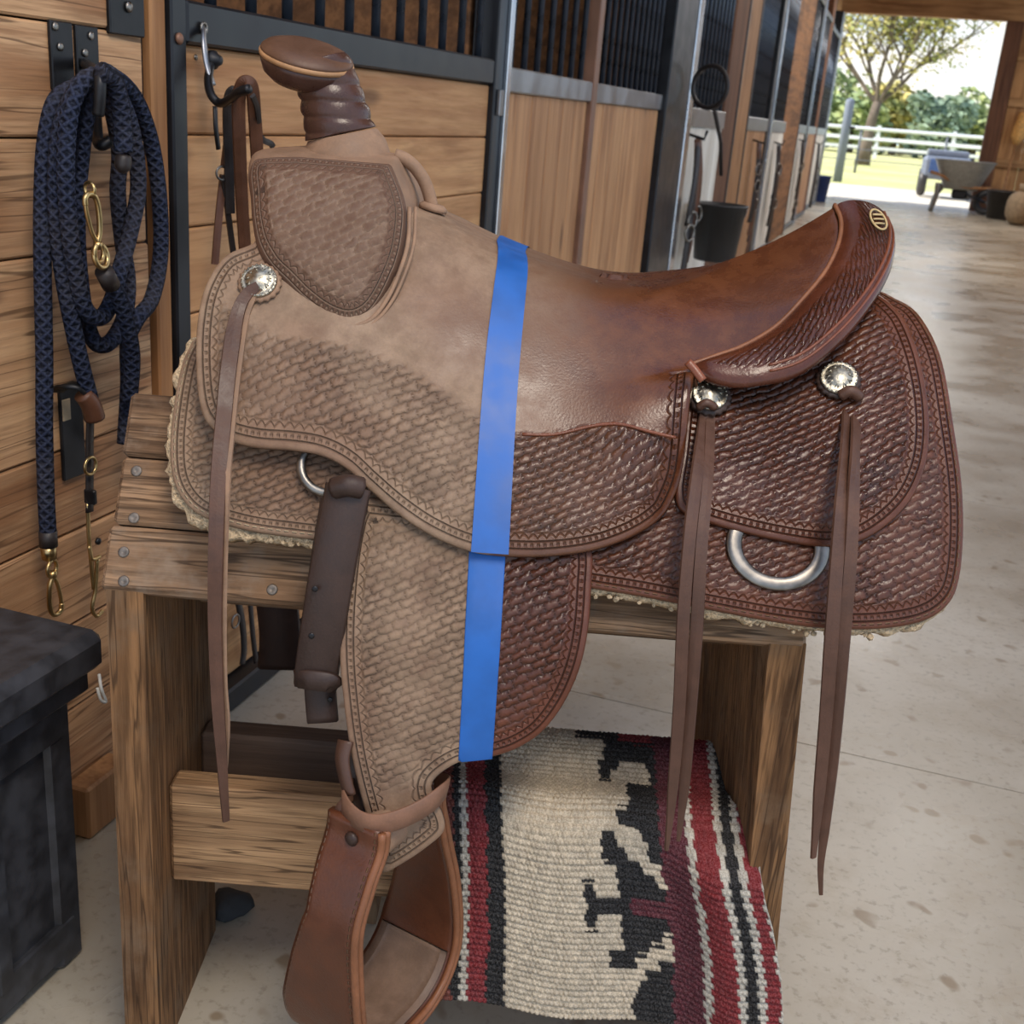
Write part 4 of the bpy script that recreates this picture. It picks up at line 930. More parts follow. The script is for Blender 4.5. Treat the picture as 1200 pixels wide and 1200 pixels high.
for j in range(nub - 1):
    for i in (0, nvb - 1):
        a, b = i * nub + j, i * nub + j + 1; Fk.append((a, b, b + nB, a + nB))
st_ = 6; jj = list(range(0, nub, st_)); jj = jj if jj[-1] == nub - 1 else jj + [nub - 1]; ii = list(range(0, nvb, st_)); ii = ii if ii[-1] == nvb - 1 else ii + [nvb - 1]
for a, b in zip(ii[:-1], ii[1:]):
    for c, d in zip(jj[:-1], jj[1:]): Fk.append((a * nub + c + nB, b * nub + c + nB, b * nub + d + nB, a * nub + d + nB))
tb = NT('woven_wool'); fz = tb.noise(tb.obj(), 600, 3); cA = tb.n('Attribute', attribute_name='Col').outputs['Color']
cA2 = tb.mix(tb.ramp(fz, .3, .7), tb.mix(.35, cA, (0, 0, 0)), tb.mix(.05, cA, (1, 1, 1))); tb.bump(fz, .0012); m_wool = tb.out(cA2, .95, spec=.1)
solo('saddle_blanket', (np.concatenate([Vt_, Vbk]), Fb + Fk), m_wool, 'folded woven wool saddle blanket, striped red, black and cream, draped over the rack rails', 'blanket', (.13, 1.12, .345), 'L', recalc=True, cols=np.concatenate([Cb, Cb]))
# ------------------------------------------------------------------ storage trunk by the wall (W frame)
tk = thing('storage_trunk', 'black plastic storage trunk with scuffed lid on the floor beside the rack', 'trunk', (-.90, .75, 0))
xa, xb, ya, yb = -.985, -.772, .45, .992
c1 = L2W @ U(122, 738, 1.17)
part('body', box((xa, ya, .0), (xb - .05, yb - .018, .402), .012), m_bin, tk, smooth=False)
part('lid', box((xa - .005, ya - .02, .408), (xb, yb, .458), .014), m_bin, tk, smooth=False)
part('rim', box((xa, ya, .375), (xb - .02, yb - .006, .406), .006), m_bin, tk, smooth=False)
for k in range(3): part('rib', box((xb - .054, ya + .06 + k * .16, .05), (xb - .040, ya + .085 + k * .16, .375), .004), m_bin, tk, smooth=False)
for z in (.02, .32): part('rib', box((xb - .054, ya + .01, z), (xb - .042, yb - .03, z + .05), .004), m_bin, tk, smooth=False)
part('corner_post', box((xb - .09, yb - .06, 0), (xb - .044, yb - .012, .38), .008), m_bin, tk, smooth=False)
# ------------------------------------------------------------------ hook plates, navy rope, snaps
m_rope = None
t = NT('navy_braided_rope'); uvn = t.n('SeparateXYZ'); t.set(uvn.inputs[0], t.uv()); a = t.m2('MULTIPLY', uvn.outputs[1], 2 * math.pi * 4); b_ = t.m2('MULTIPLY', uvn.outputs[0], 2 * math.pi / .0135)
w1_ = t.m2('SINE', t.m2('ADD', a, b_)); w2_ = t.m2('SINE', t.m2('SUBTRACT', a, b_)); hh = t.m2('MAXIMUM', w1_, w2_)
fz = t.noise(t.obj(), 300, 3); cN = t.mix(t.ramp(hh, -.1, .9), srgb(20, 23, 34), srgb(40, 46, 66)); cN = t.mix(t.ramp(t.noise(t.obj(), 9, 3), .45, .65, 0, .5), cN, srgb(66, 63, 66)); cN = t.mix(t.ramp(fz, .4, .7, 0, .35), cN, srgb(80, 86, 104))
t.bump(t.m2('ADD', hh, t.m2('MULTIPLY', fz, .6)), .0016); m_rope = t.out(cN, .9, spec=.15)
def rope_tube(P, r=.0105):
    P = resample(P, .004); V, F = tube(P, r, 14); s = np.repeat(np.arange(len(P)) * .004, 14); th = np.tile(np.arange(14) / 14, len(P)); return (V, F), np.stack([s, th], 1)
def wpath(pts, n=8): return catmull([WX(a, b, x) for a, b, x in pts], n)
def rope_part(name, pts, par, r=.0105, label=None):
    vf, uv = rope_tube(wpath(pts), r); return part(name, vf, m_rope, par, label, uv=uv)
hk = thing('rope_hook', 'black iron rope hook on plank wall holding the coiled navy rope', 'hook', WX(85, 60, -1.0))
pA = WX(70, 25, -1.0); pB = WX(97, 30, -1.0)
part('plate', box((-.999, WX(54, 40, -1)[1], WX(60, 105, -1)[2]), (-.993, WX(80, 40, -1)[1], pA[2]), .0015), m_iron, hk, smooth=False)
part('plate', box((-.999, WX(84, 40, -1)[1], WX(95, 90, -1)[2]), (-.993, WX(110, 40, -1)[1], pB[2]), .0015), m_iron, hk, smooth=False)
for p in ((64, 31), (70, 55), (106, 42), (99, 62)): part('screw', lathe([(.005, 0), (.005, .002), (.003, .003)], 10, WX(p[0], p[1], -.993), zto((1, 0, 0))), m_steel, hk)
part('hook_arm', tube(wpath([(100, 75, -.99), (104, 78, -.96), (112, 84, -.91), (117, 92, -.892), (117, 110, -.89), (115, 135, -.895)], 6), .007, 10), m_iron, hk)
part('hook_arm', tube(wpath([(112, 120, -.99), (114, 160, -.95), (118, 170, -.93), (130, 165, -.92)], 6), .007, 10), m_iron, hk)
hk2 = thing('lower_wall_bracket', 'black iron bracket low on plank wall behind the leather lead end', 'bracket', WX(80, 505, -1.0))
part('plate', box((-.999, WX(70, 540, -1)[1], WX(80, 560, -1)[2]), (-.993, WX(96, 540, -1)[1], WX(80, 452, -1)[2]), .0015), m_iron, hk2, smooth=False)
part('bracket_arm', ribbon(wpath([(66, 458, -.985), (76, 452, -.965), (92, 453, -.95), (104, 466, -.945)], 6), .018, .005, (.3, 0, 1)), m_iron, hk2)
part('tag', box((-.992, WX(74, 480, -.99)[1], WX(78, 493, -.99)[2]), (-.990, WX(83, 480, -.99)[1], WX(78, 468, -.99)[2]), .0005), plain('paper_tag', srgb(180, 160, 130), .8), hk2, smooth=False)
lr = thing('lead_rope', 'coiled navy braided lead rope with brass snap hanging from wall hook', 'rope', WX(112, 88, -.95))
rope_part('rope', [(112, 84, -.955), (92, 100, -.955), (66, 118, -.96), (54, 165, -.962), (50, 235, -.962), (50, 320, -.962), (52, 420, -.962), (52, 500, -.962), (54, 580, -.962), (57, 634, -.962)], lr)
rope_part('rope', [(112, 90, -.93), (88, 110, -.935), (70, 160, -.94), (66, 240, -.943), (74, 320, -.945), (86, 385, -.945), (96, 430, -.945), (106, 468, -.945)], lr)
rope_part('rope', [(112, 88, -.905), (96, 98, -.912), (82, 130, -.918), (77, 190, -.922), (80, 255, -.925), (88, 315, -.928), (100, 362, -.93), (118, 372, -.93), (131, 352, -.932), (140, 318, -.94), (152, 275, -.945), (162, 220, -.945), (156, 160, -.94), (142, 118, -.935), (120, 90, -.93)], lr)
rope_part('rope', [(116, 96, -.92), (102, 130, -.93), (94, 190, -.945), (90, 250, -.95), (92, 310, -.955), (100, 370, -.955), (112, 402, -.95), (130, 400, -.95), (146, 370, -.955), (150, 330, -.96), (143, 280, -.965), (138, 225, -.965), (140, 180, -.96), (132, 130, -.95), (120, 92, -.94)], lr)
rope_part('rope', [(118, 84, -.935), (142, 96, -.94), (162, 122, -.945), (178, 170, -.95), (187, 235, -.95), (188, 300, -.95), (178, 350, -.945), (162, 372, -.94), (150, 400, -.945), (150, 450, -.955), (146, 520, -.955)], lr)
rope_part('rope', [(120, 84, -.885), (132, 92, -.888), (140, 118, -.892), (144, 150, -.895), (145, 178, -.895)], lr, .0112, None)
rope_part('rope', [(128, 330, -.905), (140, 350, -.905), (150, 385, -.91), (155, 420, -.92), (152, 470, -.935)], lr, .0105)
e1 = WX(145, 182, -.895); e2 = WX(143, 203, -.895); part('rope_end', tube(np.linspace(e1, e2, 8), np.array([.0085, .0095, .0098, .0098, .0097, .0092, .007, .003]), 12), m_black_l, lr)
def snap(par, top, hook_c, sc=1., mat=m_brass, x=-.9):
    # bolt snap: swivel ring, body with gate, spring hook
    a = WX(*top, x); b = WX(*hook_c, x); d = (b - a); L_ = np.linalg.norm(d); d /= L_; s_ = np.cross(d, (1, 0, 0)); s_ /= np.linalg.norm(s_)
    part('swivel_ring', ring(a, (1, .2, 0), .0098 * sc, .0024 * sc, 20, 8), mat, par)
    P = lambda u, v: a + d * u * L_ + s_ * v * sc
    part('snap_body', tube(catmull([P(.12, 0), P(.2, .001), P(.35, .006), P(.6, .009), P(.85, .0095), P(1.02, .006), P(1.08, -.001), P(1.03, -.008), P(.9, -.0095)], 6), .0030 * sc, 8), mat, par)
    part('snap_gate', tube(catmull([P(.2, -.001), P(.4, -.006), P(.7, -.009), P(.92, -.0095)], 6), .0024 * sc, 8), mat, par)
    part('snap_collar', tube(np.array([P(.07, 0), P(.2, 0)]), .0046 * sc, 10), mat, par)
snap(lr, (116, 296), (106, 232), 1.15, x=-.90)
part('swivel_ring', ring(WX(118, 300, -.9), (1, .1, .2), .014, .0032, 24, 8), m_brass, lr)
part('swivel_ring', ring(WX(105, 222, -.905), (.2, 1, 0), .008, .0022, 20, 8), m_brass, lr)
part('ferrule', tube(np.array([WX(56, 640, -.962), WX(58, 654, -.962)]), .0098, 14), m_brass, lr)
snap(lr, (61, 666), (66, 716), 1.15, x=-.958)
part('rope_whipping', tube(np.array([WX(56, 622, -.962), WX(57, 640, -.962)]), .0115, 14), m_black_l, lr)
part('rope_whipping', tube(np.array([WX(122, 318, -.90), WX(130, 334, -.905)]), .0115, 14), m_black_l, lr)
# leather ended lead
le = thing('leather_lead', 'dark leather lead end with brass buckle and snap hanging by the rack', 'lead', WX(106, 470, -.945))
part('woven_knot', tube(wpath([(97, 462, -.945), (106, 474, -.942), (111, 490, -.942)], 6), np.linspace(.012, .0135, 13), 12), m_tack, le)
part('strap', ribbon(wpath([(106, 488, -.944), (105, 520, -.948), (105, 560, -.95), (105, 600, -.95)], 6), .013, .004, (1, 0, 0)), m_black_l, le)
part('buckle', ring(WX(106, 546, -.942), (1, 0, 0), .0115, .002, 24, 8), m_brass, le)
part('keeper', box(WX(98, 590, -.955), WX(114, 574, -.938), .002), m_iron, le, smooth=False)
part('chain_strap', ribbon(wpath([(103, 590, -.95), (104, 625, -.95), (107, 660, -.95), (110, 690, -.95)], 6), .006, .003, (1, 0, 0)), m_brass, le)
part('stud', lathe([(.005, 0), (.005, .003), (.002, .005)], 12, WX(114, 634, -.945), zto((1, 0, 0))), m_iron, le)
part('hook_bend', tube(wpath([(104, 640, -.947), (108, 655, -.945), (117, 652, -.945)], 6), .0026, 8), m_brass, le)
part('snap_hook', tube(wpath([(114, 655, -.948), (112, 690, -.948), (108, 712, -.948), (113, 722, -.948), (120, 716, -.948)], 8), .0028, 8), m_brass, le)
# ------------------------------------------------------------------ bridle bracket and bridle on the stall front
br = thing('bridle_bracket', 'cast iron bridle bracket screwed to stall boards under the black channel', 'bracket', WX(243, 80, -.99))
part('eye_strap', ribbon(wpath([(239, 32, -.985), (239, 45, -.975), (240, 60, -.97), (243, 78, -.965), (250, 100, -.955)], 6), .010, .004, (1, 0, 0)), m_galv, br)
part('eye', ring(WX(239, 33, -.984), (1, 0, 0), .007, .002, 16, 6), m_steel, br)
part('boss', lathe([(.013, 0), (.013, .008), (.009, .012), (.006, .018), (.002, .019)], 16, WX(246, 70, -.975), zto((1, 0, 0))), m_iron, br)
part('hook_arm', tube(wpath([(247, 74, -.97), (244, 95, -.96), (248, 112, -.945), (258, 121, -.93), (270, 116, -.90), (280, 108, -.87), (292, 104, -.85)], 6), .0062, 10), m_iron, br)
part('hook_stem', ribbon(wpath([(252, 125, -.985), (253, 150, -.98), (256, 175, -.98)], 5), .008, .004, (1, 0, 0)), m_iron, br)
part('bolt', lathe([(.004, 0), (.004, .003)], 10, WX(228, 67, -1.0), zto((1, 0, 0))), m_steel, br)
bd = thing('bridle', 'brown leather bridle hanging on the bracket left of the saddle horn', 'bridle', WX(285, 105, -.88))
def bstrap(name, pts, w, mat, nr=(.75, -.65, 0)): return part(name, ribbon(wpath(pts, 6), w * 1.15, .004, nr), mat, bd, smooth=False)
bstrap('crown_strap', [(288, 300, -.93), (284, 240, -.92), (281, 170, -.9), (280, 120, -.89), (284, 100, -.88), (291, 97, -.87), (296, 105, -.87), (299, 140, -.88), (302, 190, -.89)], .017, m_tack)
bstrap('cheek_strap', [(270, 250, -.945), (268, 180, -.94), (267, 130, -.935), (270, 110, -.93), (277, 108, -.92), (281, 125, -.915)], .013, m_black_l)
bstrap('rein', [(262, 205, -.955), (257, 250, -.955), (252, 310, -.955)], .010, m_tack)
bstrap('rein', [(262, 205, -.95), (268, 255, -.95), (274, 300, -.95)], .008, m_black_l)
bstrap('noseband', [(262, 196, -.95), (266, 160, -.945), (268, 130, -.94)], .008, m_tack)
part('bridle_ring', ring(WX(260, 203, -.95), (1, -.4, 0), .0095, .0018, 20, 8), m_steel, bd)
bstrap('curb_strap', [(305, 160, -.9), (310, 165, -.9), (317, 168, -.9), (320, 172, -.9)], .008, m_black_l)
bstrap('throat_latch', [(296, 112, -.86), (302, 130, -.87), (305, 165, -.89)], .007, m_black_l)
# a dark halter low behind the rack
dh = thing('leather_halter', 'dark leather halter hanging on stall boards low behind the rack', 'halter', WX(285, 720, -.97))
for pts, w in (([(276, 690, -.97), (284, 730, -.965), (286, 760, -.965), (284, 778, -.965)], .016), ([(292, 690, -.97), (296, 740, -.965), (300, 775, -.97)], .012), ([(250, 740, -.97), (258, 770, -.97), (252, 800, -.97)], .01)):
    part('strap', ribbon(wpath(pts, 6), w, .004, (1, 0, 0)), m_black_l, dh)
part('halter_ring', ring(WX(276, 728, -.965), (1, 0, 0), .012, .0018, 20, 6), m_steel, dh)
wbk = WX(114, 888, -.975)
solo('wood_block', box((-.995, wbk[1] - .05, 0), (-.955, wbk[1] + .05, .085), .004), m_post, 'short brown wood offcut on floor against wall behind trunk', 'wood block', (-.975, wbk[1], 0), smooth=False)
g_ = L2W @ np.array([-.36, 1.30, 0.])
solo('cord_end', cat(tube(wpath([(116, 790, -.97), (119, 808, -.96), (124, 822, -.96), (118, 820, -.96), (114, 806, -.965)], 6), .0022, 8)), plain('white_cord', srgb(220, 220, 214), .6), 'thin white cord loop hanging between trunk and rack leg', 'cord', WX(118, 800, -.97))
v = L2W @ np.array([-.335, 1.27, 0.]); lump = lathe([(.02, 0), (.027, .008), (.025, .02), (.014, .028), (.004, .03)], 14, v, None, sc=lambda a: 1 + .2 * math.sin(3 * a) + .1 * math.sin(7 * a)); solo('rag', lump, plain('dark_rag', srgb(50, 52, 54), .9, 0, .3, 60, .003), 'small dark crumpled rag on floor behind left rack leg', 'rag', v)
# ------------------------------------------------------------------ aisle things (W frame)
def bucket(name, c, r0, r1, h, mat, label, bail=True, seg=28):
    b = thing(name, label, 'bucket', c); c = np.array(c, float)
    part('pail', lathe([(.001, .012), (r0 * .9, .0), (r0, .004), (r1, h), (r1 * 1.06, h), (r1 * 1.06, h - .02), (r1 * 1.02, h - .02)][1:5] + [(r1 * 1.06, h + .004), (r1 * .96, h + .004), (r0 * .93, .012), (.002, .012)], seg, c), mat, b)
    part('rim', ring(c + [0, 0, h], (0, 0, 1), r1 * 1.04, r1 * .045, 28, 6), mat, b)
    if bail: part('handle', ring(c + [0, 0, h], (0, 1, 0), r1 * 1.03, .004, 20, 6, arc=(180, 360) if bail == 'down' else (0, 180)), m_steel, b)
    return b
xb_ = -.86; p = WX(845, 240, xb_); q = WX(845, 300, xb_)
bucket('hanging_bucket', (xb_, p[1], q[2]), .105, .130, p[2] - q[2], m_dkplas, 'dark feed bucket hanging on stall front beyond the cantle', True)
pb = WX(845, 240, xb_); hq = thing('bucket_strap', 'black strap with loop holding the dark bucket on the stall post', 'strap', (xb_ - .12, pb[1], pb[2] + .2))
part('strap', tube(np.array([[xb_ - .02, pb[1], pb[2] + .14], [xb_ - .04, pb[1] - .02, pb[2] + .30], WX(836, 124, xb_)]), .010, 8), m_black_l, hq)
part('loop', ring(WX(832, 102, xb_), (.4, 1, 0), .085, .010, 24, 8), m_black_l, hq)
p = WY(953, 236, 19.9); bucket('blue_bucket', (p[0], 19.9, 0), .19, .225, .40, m_blue, 'blue plastic bucket standing by the far left door jamb', False)
def tack(c, label, n, mats, seed, s=1.):
    r_ = random.Random(seed); c = np.array(c, float); t_ = thing('hanging_halter', label, 'halter', c, group=None)
    for k in range(n):
        dy = r_.uniform(-.12, .12) * s; L_ = r_.uniform(.35, .75) * s; y0 = c[1] + r_.uniform(-.03, .03)
        P = catmull([(c[0], y0, c[2]), (c[0] + .02, y0 + dy * .6, c[2] - L_ * .4), (c[0] + .02, y0 + dy, c[2] - L_ * .8), (c[0] + .01, y0 + dy * .8, c[2] - L_)], 5)
        part('strap', ribbon(P, r_.uniform(.03, .06) * s, .008, (1, -.4, 0)), mats[k % len(mats)], t_)
    for k in range(3): part('ring', ring(c + [.03, r_.uniform(-.08, .08) * s, -r_.uniform(.15, .6) * s], (1, -.4, 0), .035 * s, .007, 16, 6), m_steel, t_)
    part('hook', tube(np.array([c + [-.06, 0, .02], c + [.03, 0, .0], c + [.04, 0, .04]]), .008, 6), m_iron, t_)
y_ = 5.75; tack((xw(y_) + .05, y_, .98), 'black halters and leads bunched on the first white stall door beyond the black post', 5, [m_black_l, m_tack], 1, 1.1)
y_ = 8.8; tack((xw(y_) + .05, y_, .95), 'brown halter and rope hanging on second white stall door', 4, [m_tack, m_rope and m_black_l], 2, 1.1)
y_ = 10.6; tack((xw(y_) + .05, y_, .93), 'black leather halter hanging on third stall door past the steel post', 5, [m_black_l], 3, 1.2)
y_ = 13.8; tack((xw(y_) + .05, y_, .95), 'pale brown halter on the stall door nearest the far bucket', 4, [m_tack, m_black_l], 5, 1.2)
y_ = 17.6; tack((xw(y_) + .05, y_, .9), 'dark halter on the last stall door before the doorway', 4, [m_black_l], 6, 1.3)
# wheelbarrow in the doorway
wb = thing('wheelbarrow', 'grey wheelbarrow standing at the open barn doorway', 'wheelbarrow', (1.0, 20.6, 0)); wc = np.array([.86, 20.6, 0])
def tub(w0, d0, w1, d1, z0, z1, n=28):
    V = []; F = []; prof_ = [(w0, d0, z0), (w0 * 1.12, d0 * 1.12, z0 + .02), (w1 * .97, d1 * .97, z1 - .02), (w1, d1, z1), (w1 * 1.03, d1 * 1.03, z1 + .012), (w1 * .98, d1 * .98, z1 + .014), (w0 * 1.05, d0 * 1.05, z0 + .03), (.01, .01, z0 + .03)]
    for (w, d, z) in prof_:
        for k in range(n):
            a = 2 * math.pi * k / n; ca, sa = math.cos(a), math.sin(a); e = .6; V.append((w * math.copysign(abs(ca) ** e, ca), d * math.copysign(abs(sa) ** e, sa), z))
    for i in range(len(prof_) - 1):
        for k in range(n): F.append((i * n + k, i * n + (k + 1) % n, (i + 1) * n + (k + 1) % n, (i + 1) * n + k))
    F.append(tuple(range(n))[::-1]); return np.array(V), F
Vw, Fw = tub(.24, .20, .47, .42, .36, .80); part('tub', (Vw + wc, Fw), plain('grey_wheelbarrow_paint', srgb(150, 148, 140), .45, .2), wb)
for s_ in (-1, 1):
    part('leg', tube(catmull([wc + [-.30 + .06 * s_, s_ * .22 - .1, .45], wc + [-.36, s_ * .24 - .1, .22], wc + [-.40, s_ * .25 - .1, .0]], 5), np.linspace(.045, .03, 11), 8), m_steel, wb)
    part('handle', tube(catmull([wc + [.45, s_ * .20, .42], wc + [0, s_ * .22, .42], wc + [-.3, s_ * .25, .55], wc + [-.5, s_ * .28, .60]][::-1], 5), .022, 8), m_post, wb)
part('undertray', box(wc + [-.12, -.16, .22], wc + [.12, .16, .37], .03), m_iron, wb, smooth=False)
Vv, Fv = ring((0, 0, 0), (0, 1, 0), .145, .055, 24, 10); part('wheel', (Vv + wc + [.42, 0, .20], Fv), m_dkplas, wb)
part('axle', tube(np.array([wc + [.42, -.2, .2], wc + [.42, .2, .2]]), .015, 8), m_steel, wb)
part('fork', tube(np.array([wc + [.1, -.16, .3], wc + [.42, -.12, .2]]), .02, 8), m_iron, wb); part('fork', tube(np.array([wc + [.1, .16, .3], wc + [.42, .12, .2]]), .02, 8), m_iron, wb)
# small utility cart beyond it
uc = thing('utility_cart', 'small grey blue utility cart parked outside behind the wheelbarrow', 'cart', (.55, 26, 0)); u0 = np.array([.62, 26., 0])
part('body', cat(box(u0 + [-.36, -.6, .35], u0 + [.6, .8, .80], .08), box(u0 + [-.30, -.3, .801], u0 + [.5, .7, .92], .05)), plain('grey_blue_paint', srgb(112, 120, 134), .4, .2), uc, smooth=False)
part('screen', box(u0 + [-.22, -.63, .48], u0 + [.25, -.6, .74], .01), plain('dark_blue_panel', srgb(60, 84, 128), .3), uc, smooth=False)
for dx in (-.30, .62):
    for dy in (-.35, .6):
        Vv, Fv = ring((0, 0, 0), (1, 0, 0), .19, .09, 24, 10); part('wheel', (Vv + u0 + [dx, dy, .28], Fv), m_dkplas, uc)
        part('hub', lathe([(.12, -.04), (.12, .04), (.05, .05)], 14, u0 + [dx, dy, .28], zto((1, 0, 0))), m_steel, uc)
part('hitch', tube(np.array([u0 + [.1, -.6, .5], u0 + [.1, -1.0, .45]]), .03, 8), m_iron, uc)
bucket('muck_bucket', (1.50, 19.9, 0), .21, .27, .42, m_dkplas, 'dark muck bucket beside the right door jamb', False)
sk_ = thing('feed_sack', 'slumped pale feed sack against the right aisle wall', 'sack', (1.66, 18.8, 0))
def blob(c, r, n=16, m=12, seed=0):
    V = []; F = []
    for i in range(m + 1):
        ph = math.pi * i / m
        for k in range(n):
            a = 2 * math.pi * k / n; w = 1 + .08 * math.sin(3 * a + seed) * math.sin(ph); V.append((c[0] + r[0] * w * abs(math.sin(ph)) ** .7 * math.cos(a), c[1] + r[1] * w * abs(math.sin(ph)) ** .7 * math.sin(a), c[2] - r[2] * math.copysign(abs(math.cos(ph)) ** .8, math.cos(ph))))
    for i in range(m):
        for k in range(n): F.append((i * n + k, i * n + (k + 1) % n, (i + 1) * n + (k + 1) % n, (i + 1) * n + k))
    return np.array(V), F
part('bag', blob((1.66, 18.8, .24), (.2, .26, .24)), plain('sack_cloth', srgb(150, 130, 105), .9, 0, .2, 20, .004), sk_); part('bag_neck', tube(np.array([[1.66, 18.8, .46], [1.68, 18.82, .56]]), np.array([.06, .1]), 10), plain('sack_cloth_neck', srgb(150, 130, 105), .9), sk_)
bm2 = thing('broom', 'straw broom leaning bristles up by the right door jamb', 'broom', (1.55, 20.9, 0))
part('broomstick', tube(np.array([[1.50, 20.7, .0], [1.60, 21.35, 1.15]]), .018, 8), m_post, bm2)
part('bristles', tube(np.array([[1.60, 21.35, 1.12], [1.605, 21.37, 1.25], [1.62, 21.40, 1.62]]), np.array([.05, .11, .06]), 12), plain('straw_bristles', srgb(206, 152, 84), .9, 0, .3, 40, .006), bm2)
for k, (x, y, h, lb) in enumerate(((1.80, 16.6, 1.75, 'long handled pitchfork leaning on right aisle wall'), (1.80, 15.2, 1.6, 'wooden handled shovel leaning on right aisle wall'), (1.80, 13.8, 1.65, 'grey handled rake leaning on right aisle wall'))):
    tl = thing(('pitchfork', 'shovel', 'rake')[k], lb, 'tool', (x, y, 0)); part('shaft', tube(np.array([[x - .16, y, .0], [x + .04, y + .1, h]]), .022, 8), (m_post, m_white, m_galv)[k], tl)
    if k == 0:
        for j in range(4): part('tine', tube(catmull([(x + .04, y + .1 + (j - 1.5) * .02, h), (x + .03, y + .1 + (j - 1.5) * .07, h + .1), (x + .05, y + .1 + (j - 1.5) * .07, h + .38)], 4), .008, 6), m_iron, tl)
        part('grip_ring', ring((x + .02, y + .1, h + .02), (1, 0, 0), .09, .014, 18, 6), m_black_l, tl)
    elif k == 1: part('blade', box((x - .02, y, h), (x + .02, y + .22, h + .3), .015), m_steel, tl, smooth=False)
    else:
        part('rake_head', box((x - .02, y - .12, h), (x + .03, y + .32, h + .04), .008), m_steel, tl, smooth=False)
        for j in range(6): part('tine', tube(np.array([[x, y - .1 + j * .08, h + .03], [x - .05, y - .1 + j * .08, h + .15]]), .008, 6), m_steel, tl)
# ------------------------------------------------------------------ outside
t = NT('pasture_grass'); v = t.obj(); c = t.mix(t.ramp(t.noise(v, .35, 5), .35, .65), srgb(184, 186, 128), srgb(212, 206, 152)); c = t.mix(t.ramp(t.noise(v, 8, 4), .4, .7, 0, .4), c, srgb(160, 166, 108)); t.bump(t.noise(v, 14, 4), .05); m_grass = t.out(c, .95, spec=.1)
m_gravel = plain('pale_gravel_apron', srgb(206, 198, 182), .95, 0, .12, 6, .01)
gp = struct('ground', cat(([(-90, 21.4, -.06), (90, 21.4, -.06), (90, 260, -.06), (-90, 260, -.06)], [(0, 1, 2, 3)])), m_grass, smooth=False)
struct('apron', box((-8, 21.402, -.2), (8, 28.5, -.015), .01), m_gravel, smooth=False)
m_fp = plain('white_fence_pipe', srgb(214, 218, 222), .5); m_fd = plain('dark_fence_post', srgb(96, 100, 110), .6)
fe = thing('pasture_fence', 'white pipe rail pasture fence with wire beyond the barn doorway', 'fence', (0, 40, -.06))
zr = (1.30, .98, .66, .34)
for z in zr[:2]: part('rail', tube(np.array([[-14, 38.5, z], [-6, 39.3, z], [2, 40.1, z], [12, 41.0, z]]), .055 if z > 1.2 else .035, 8), m_fp, fe)
for z in zr[2:]: part('wire', tube(np.array([[-14, 38.5, z], [12, 41.0, z]]), .016, 6), m_fd, fe)
for k in range(9): 
    x = -12 + k * 2.6; part('post', tube(np.array([[x, 38.6 + (x + 13) * .1, -.06], [x, 38.6 + (x + 13) * .1, 1.32]]), .04, 8), m_fd, fe)
fe2 = thing('far_board_fence', 'pale board fence across the pasture behind the big tree', 'fence', (0, 70, -.06))
for z in (1.5, 1.0, .5): part('board', box((-30, 70, z - .08), (24, 70.05, z + .08), .01), m_fp, fe2, smooth=False)
for k in range(14): part('post', box((-30 + k * 4, 70.06, -.06), (-29.8 + k * 4, 70.2, 1.7), .01), m_fp, fe2, smooth=False)
gp_ = thing('gate_post', 'thick grey gate post standing outside the doorway left of the tree', 'post', (-1.62, 30.8, -.06))
part('post', lathe([(.11, 0), (.11, 1.9), (.10, 1.93), (.02, 1.98)], 14, (-1.62, 30.8, -.06)), plain('grey_post_paint', srgb(110, 118, 132), .6), gp_); part('hinge', box((-1.52, 30.72, 1.2), (-1.40, 30.82, 1.27), .01), m_iron, gp_, smooth=False)
# trees
def bark(name, c): return wood(name, c, [k * .6 for k in c], 'z', .4, .9, False, .5)
m_bark = bark('grey_bark', srgb(120, 108, 98))
def leafmat(name, a, b):
    t = NT(name); oi = t.noise(t.obj(), .8, 3); c = t.mix(t.ramp(oi, .35, .65), a, b); t.out(c, .7, spec=.2); t.set(t.b.inputs['Transmission Weight'], 0.); return t.m
m_leaf = leafmat('yellow_green_leaves', srgb(150, 158, 100), srgb(206, 190, 120))
m_leaf2 = leafmat('hazed_green_leaves', srgb(128, 148, 108), srgb(172, 180, 122)); m_leaf3 = leafmat('hazed_blue_green_leaves', srgb(116, 138, 122), srgb(150, 166, 140))  # distant trees: haze painted in by lightening the leaf colours
def leaves(pts, size, flat=1):
    V = []; F = []
    for p in pts:
        n = rng.normal(size=3); n /= np.linalg.norm(n); a = np.cross(n, [.3, .2, 1]); a /= np.linalg.norm(a); b = np.cross(n, a); s_ = size * rng.uniform(.6, 1.3); i = len(V)
        V += [p + a * s_, p + b * s_ * .45, p - a * s_ * .8, p - b * s_ * .45]; F.append((i, i + 1, i + 2, i + 3))
    return np.array(V), F
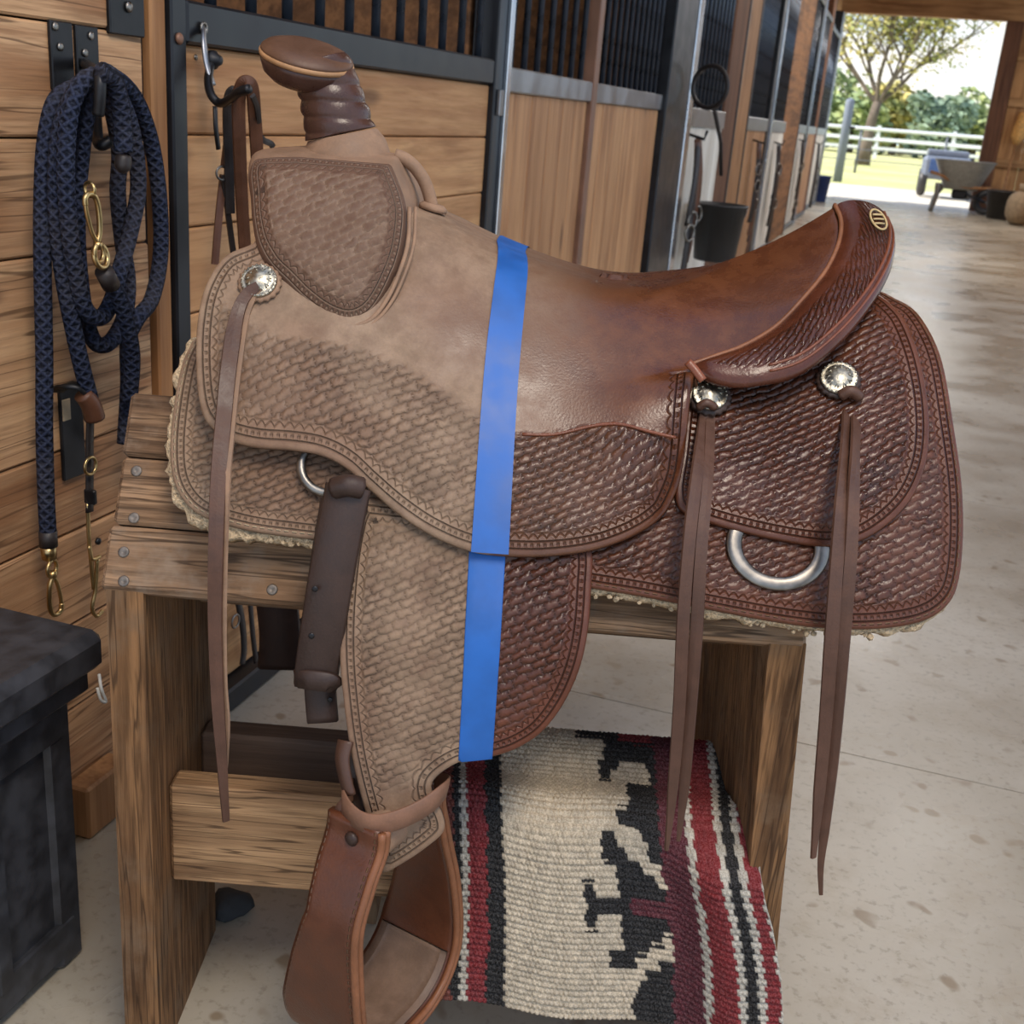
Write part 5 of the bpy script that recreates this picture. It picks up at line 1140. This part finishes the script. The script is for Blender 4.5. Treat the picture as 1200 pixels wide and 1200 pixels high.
def big_tree(c, Hh):
    tr = thing('pasture_tree', 'tall airy tree with yellow green leaves in the pasture beyond the doorway', 'tree', c); c = np.array(c, float); rr = np.random.default_rng(11); tips = []; segs = []
    def grow(p, d, L_, r, lev):
        pts = [p]; q = p.copy(); dd = d.copy()
        for k in range(5):
            dd = dd + rr.normal(size=3) * .10 + np.array([0, 0, .03]); dd /= np.linalg.norm(dd); q = q + dd * L_ / 5; pts.append(q.copy())
            if lev >= 1: tips.append((q.copy(), lev))
        segs.append((np.array(pts), r, lev))
        if lev < 4:
            for k in range(4 if lev < 3 else 3):
                i = int(rr.integers(2, 6)); s_ = rr.normal(size=3); s_[2] = abs(s_[2]) * .5; s_ /= np.linalg.norm(s_); nd_ = dd * .75 + s_ * .75; nd_ /= np.linalg.norm(nd_); grow(pts[i], nd_, L_ * rr.uniform(.6, .8), r * .55, lev + 1)
    segs.append((np.array([c, c + [.05, 0, .9], c + [.1, 0, 1.8], c + [.2, 0, 2.5]]), .42, 0)); top = c + np.array([.2, 0, 2.4])
    for d in ((-.45, .1, 1), (-.1, -.2, 1.1), (.25, .2, 1.0), (.9, 0, .75), (.3, -.3, 1.1), (-.8, .2, .8)):
        d = np.array(d, float); d /= np.linalg.norm(d); grow(top, d, Hh * .30, .10, 1)
    part('trunk', tube(segs[0][0], np.array([.34, .23, .20, .18]), 14), m_bark, tr)
    part('branches', cat(*[tube(P, np.linspace(r, r * .55, len(P)), 7 if lv < 3 else 4, caps=False) for P, r, lv in segs[1:] if lv < 4]), m_bark, tr)
    part('twigs', cat(*[tube(P, np.linspace(r, r * .4, len(P)), 3, caps=False) for P, r, lv in segs[1:] if lv == 4]), m_bark, tr, kind='stuff')
    L_ = []
    for q, lv in tips:
        for k in range(2 if lv < 3 else 4): L_.append(q + rr.normal(size=3) * .34)
    part('foliage', leaves(np.array(L_), .115), m_leaf, tr, kind='stuff', smooth=False)
big_tree((-1.85, 52, -.06), 9.5)
def bush_tree(c, w, h, mat, label, seed, hi=1.):
    rr = np.random.default_rng(seed); c = np.array(c, float); tr = thing('distant_tree', label, 'tree', c)
    part('trunk', tube(np.array([c, c + [0, 0, h * .5]]), np.array([.3, .18]), 8), m_bark, tr)
    P = []
    for k in range(16):
        o = c + np.array([rr.uniform(-.30, .30) * w, rr.uniform(-.28, .28) * w, h * (.18 + .62 * rr.random())]); r = w * rr.uniform(.17, .27)
        d = rr.normal(size=(170, 3)); d /= np.linalg.norm(d, axis=1)[:, None]; P.append(o + d * r * rr.uniform(.75, 1.05, (170, 1)))
    part('foliage', leaves(np.concatenate(P), .34), mat, tr, kind='stuff', smooth=False)
lb = ['round yellow green tree at the left end of the distant tree line', 'second tree from the left in the distant tree line', 'third tree from the left in the distant tree line', 'middle tree of the distant tree line', 'third tree from the right in the distant tree line', 'second tree from the right in the distant tree line', 'blue green tree at the right end of the distant tree line by the jamb']
for k in range(7):
    bush_tree((-9.6 + k * 2.75, 86 if k % 2 == 0 else 92.5, -.06), 4.7, [4.8, 5.8, 5.2, 4.9, 4.4, 5.4, 5.6][k], [m_leaf, m_leaf2, m_leaf2, m_leaf, m_leaf3, m_leaf2, m_leaf3][k], lb[k], 50 + k)
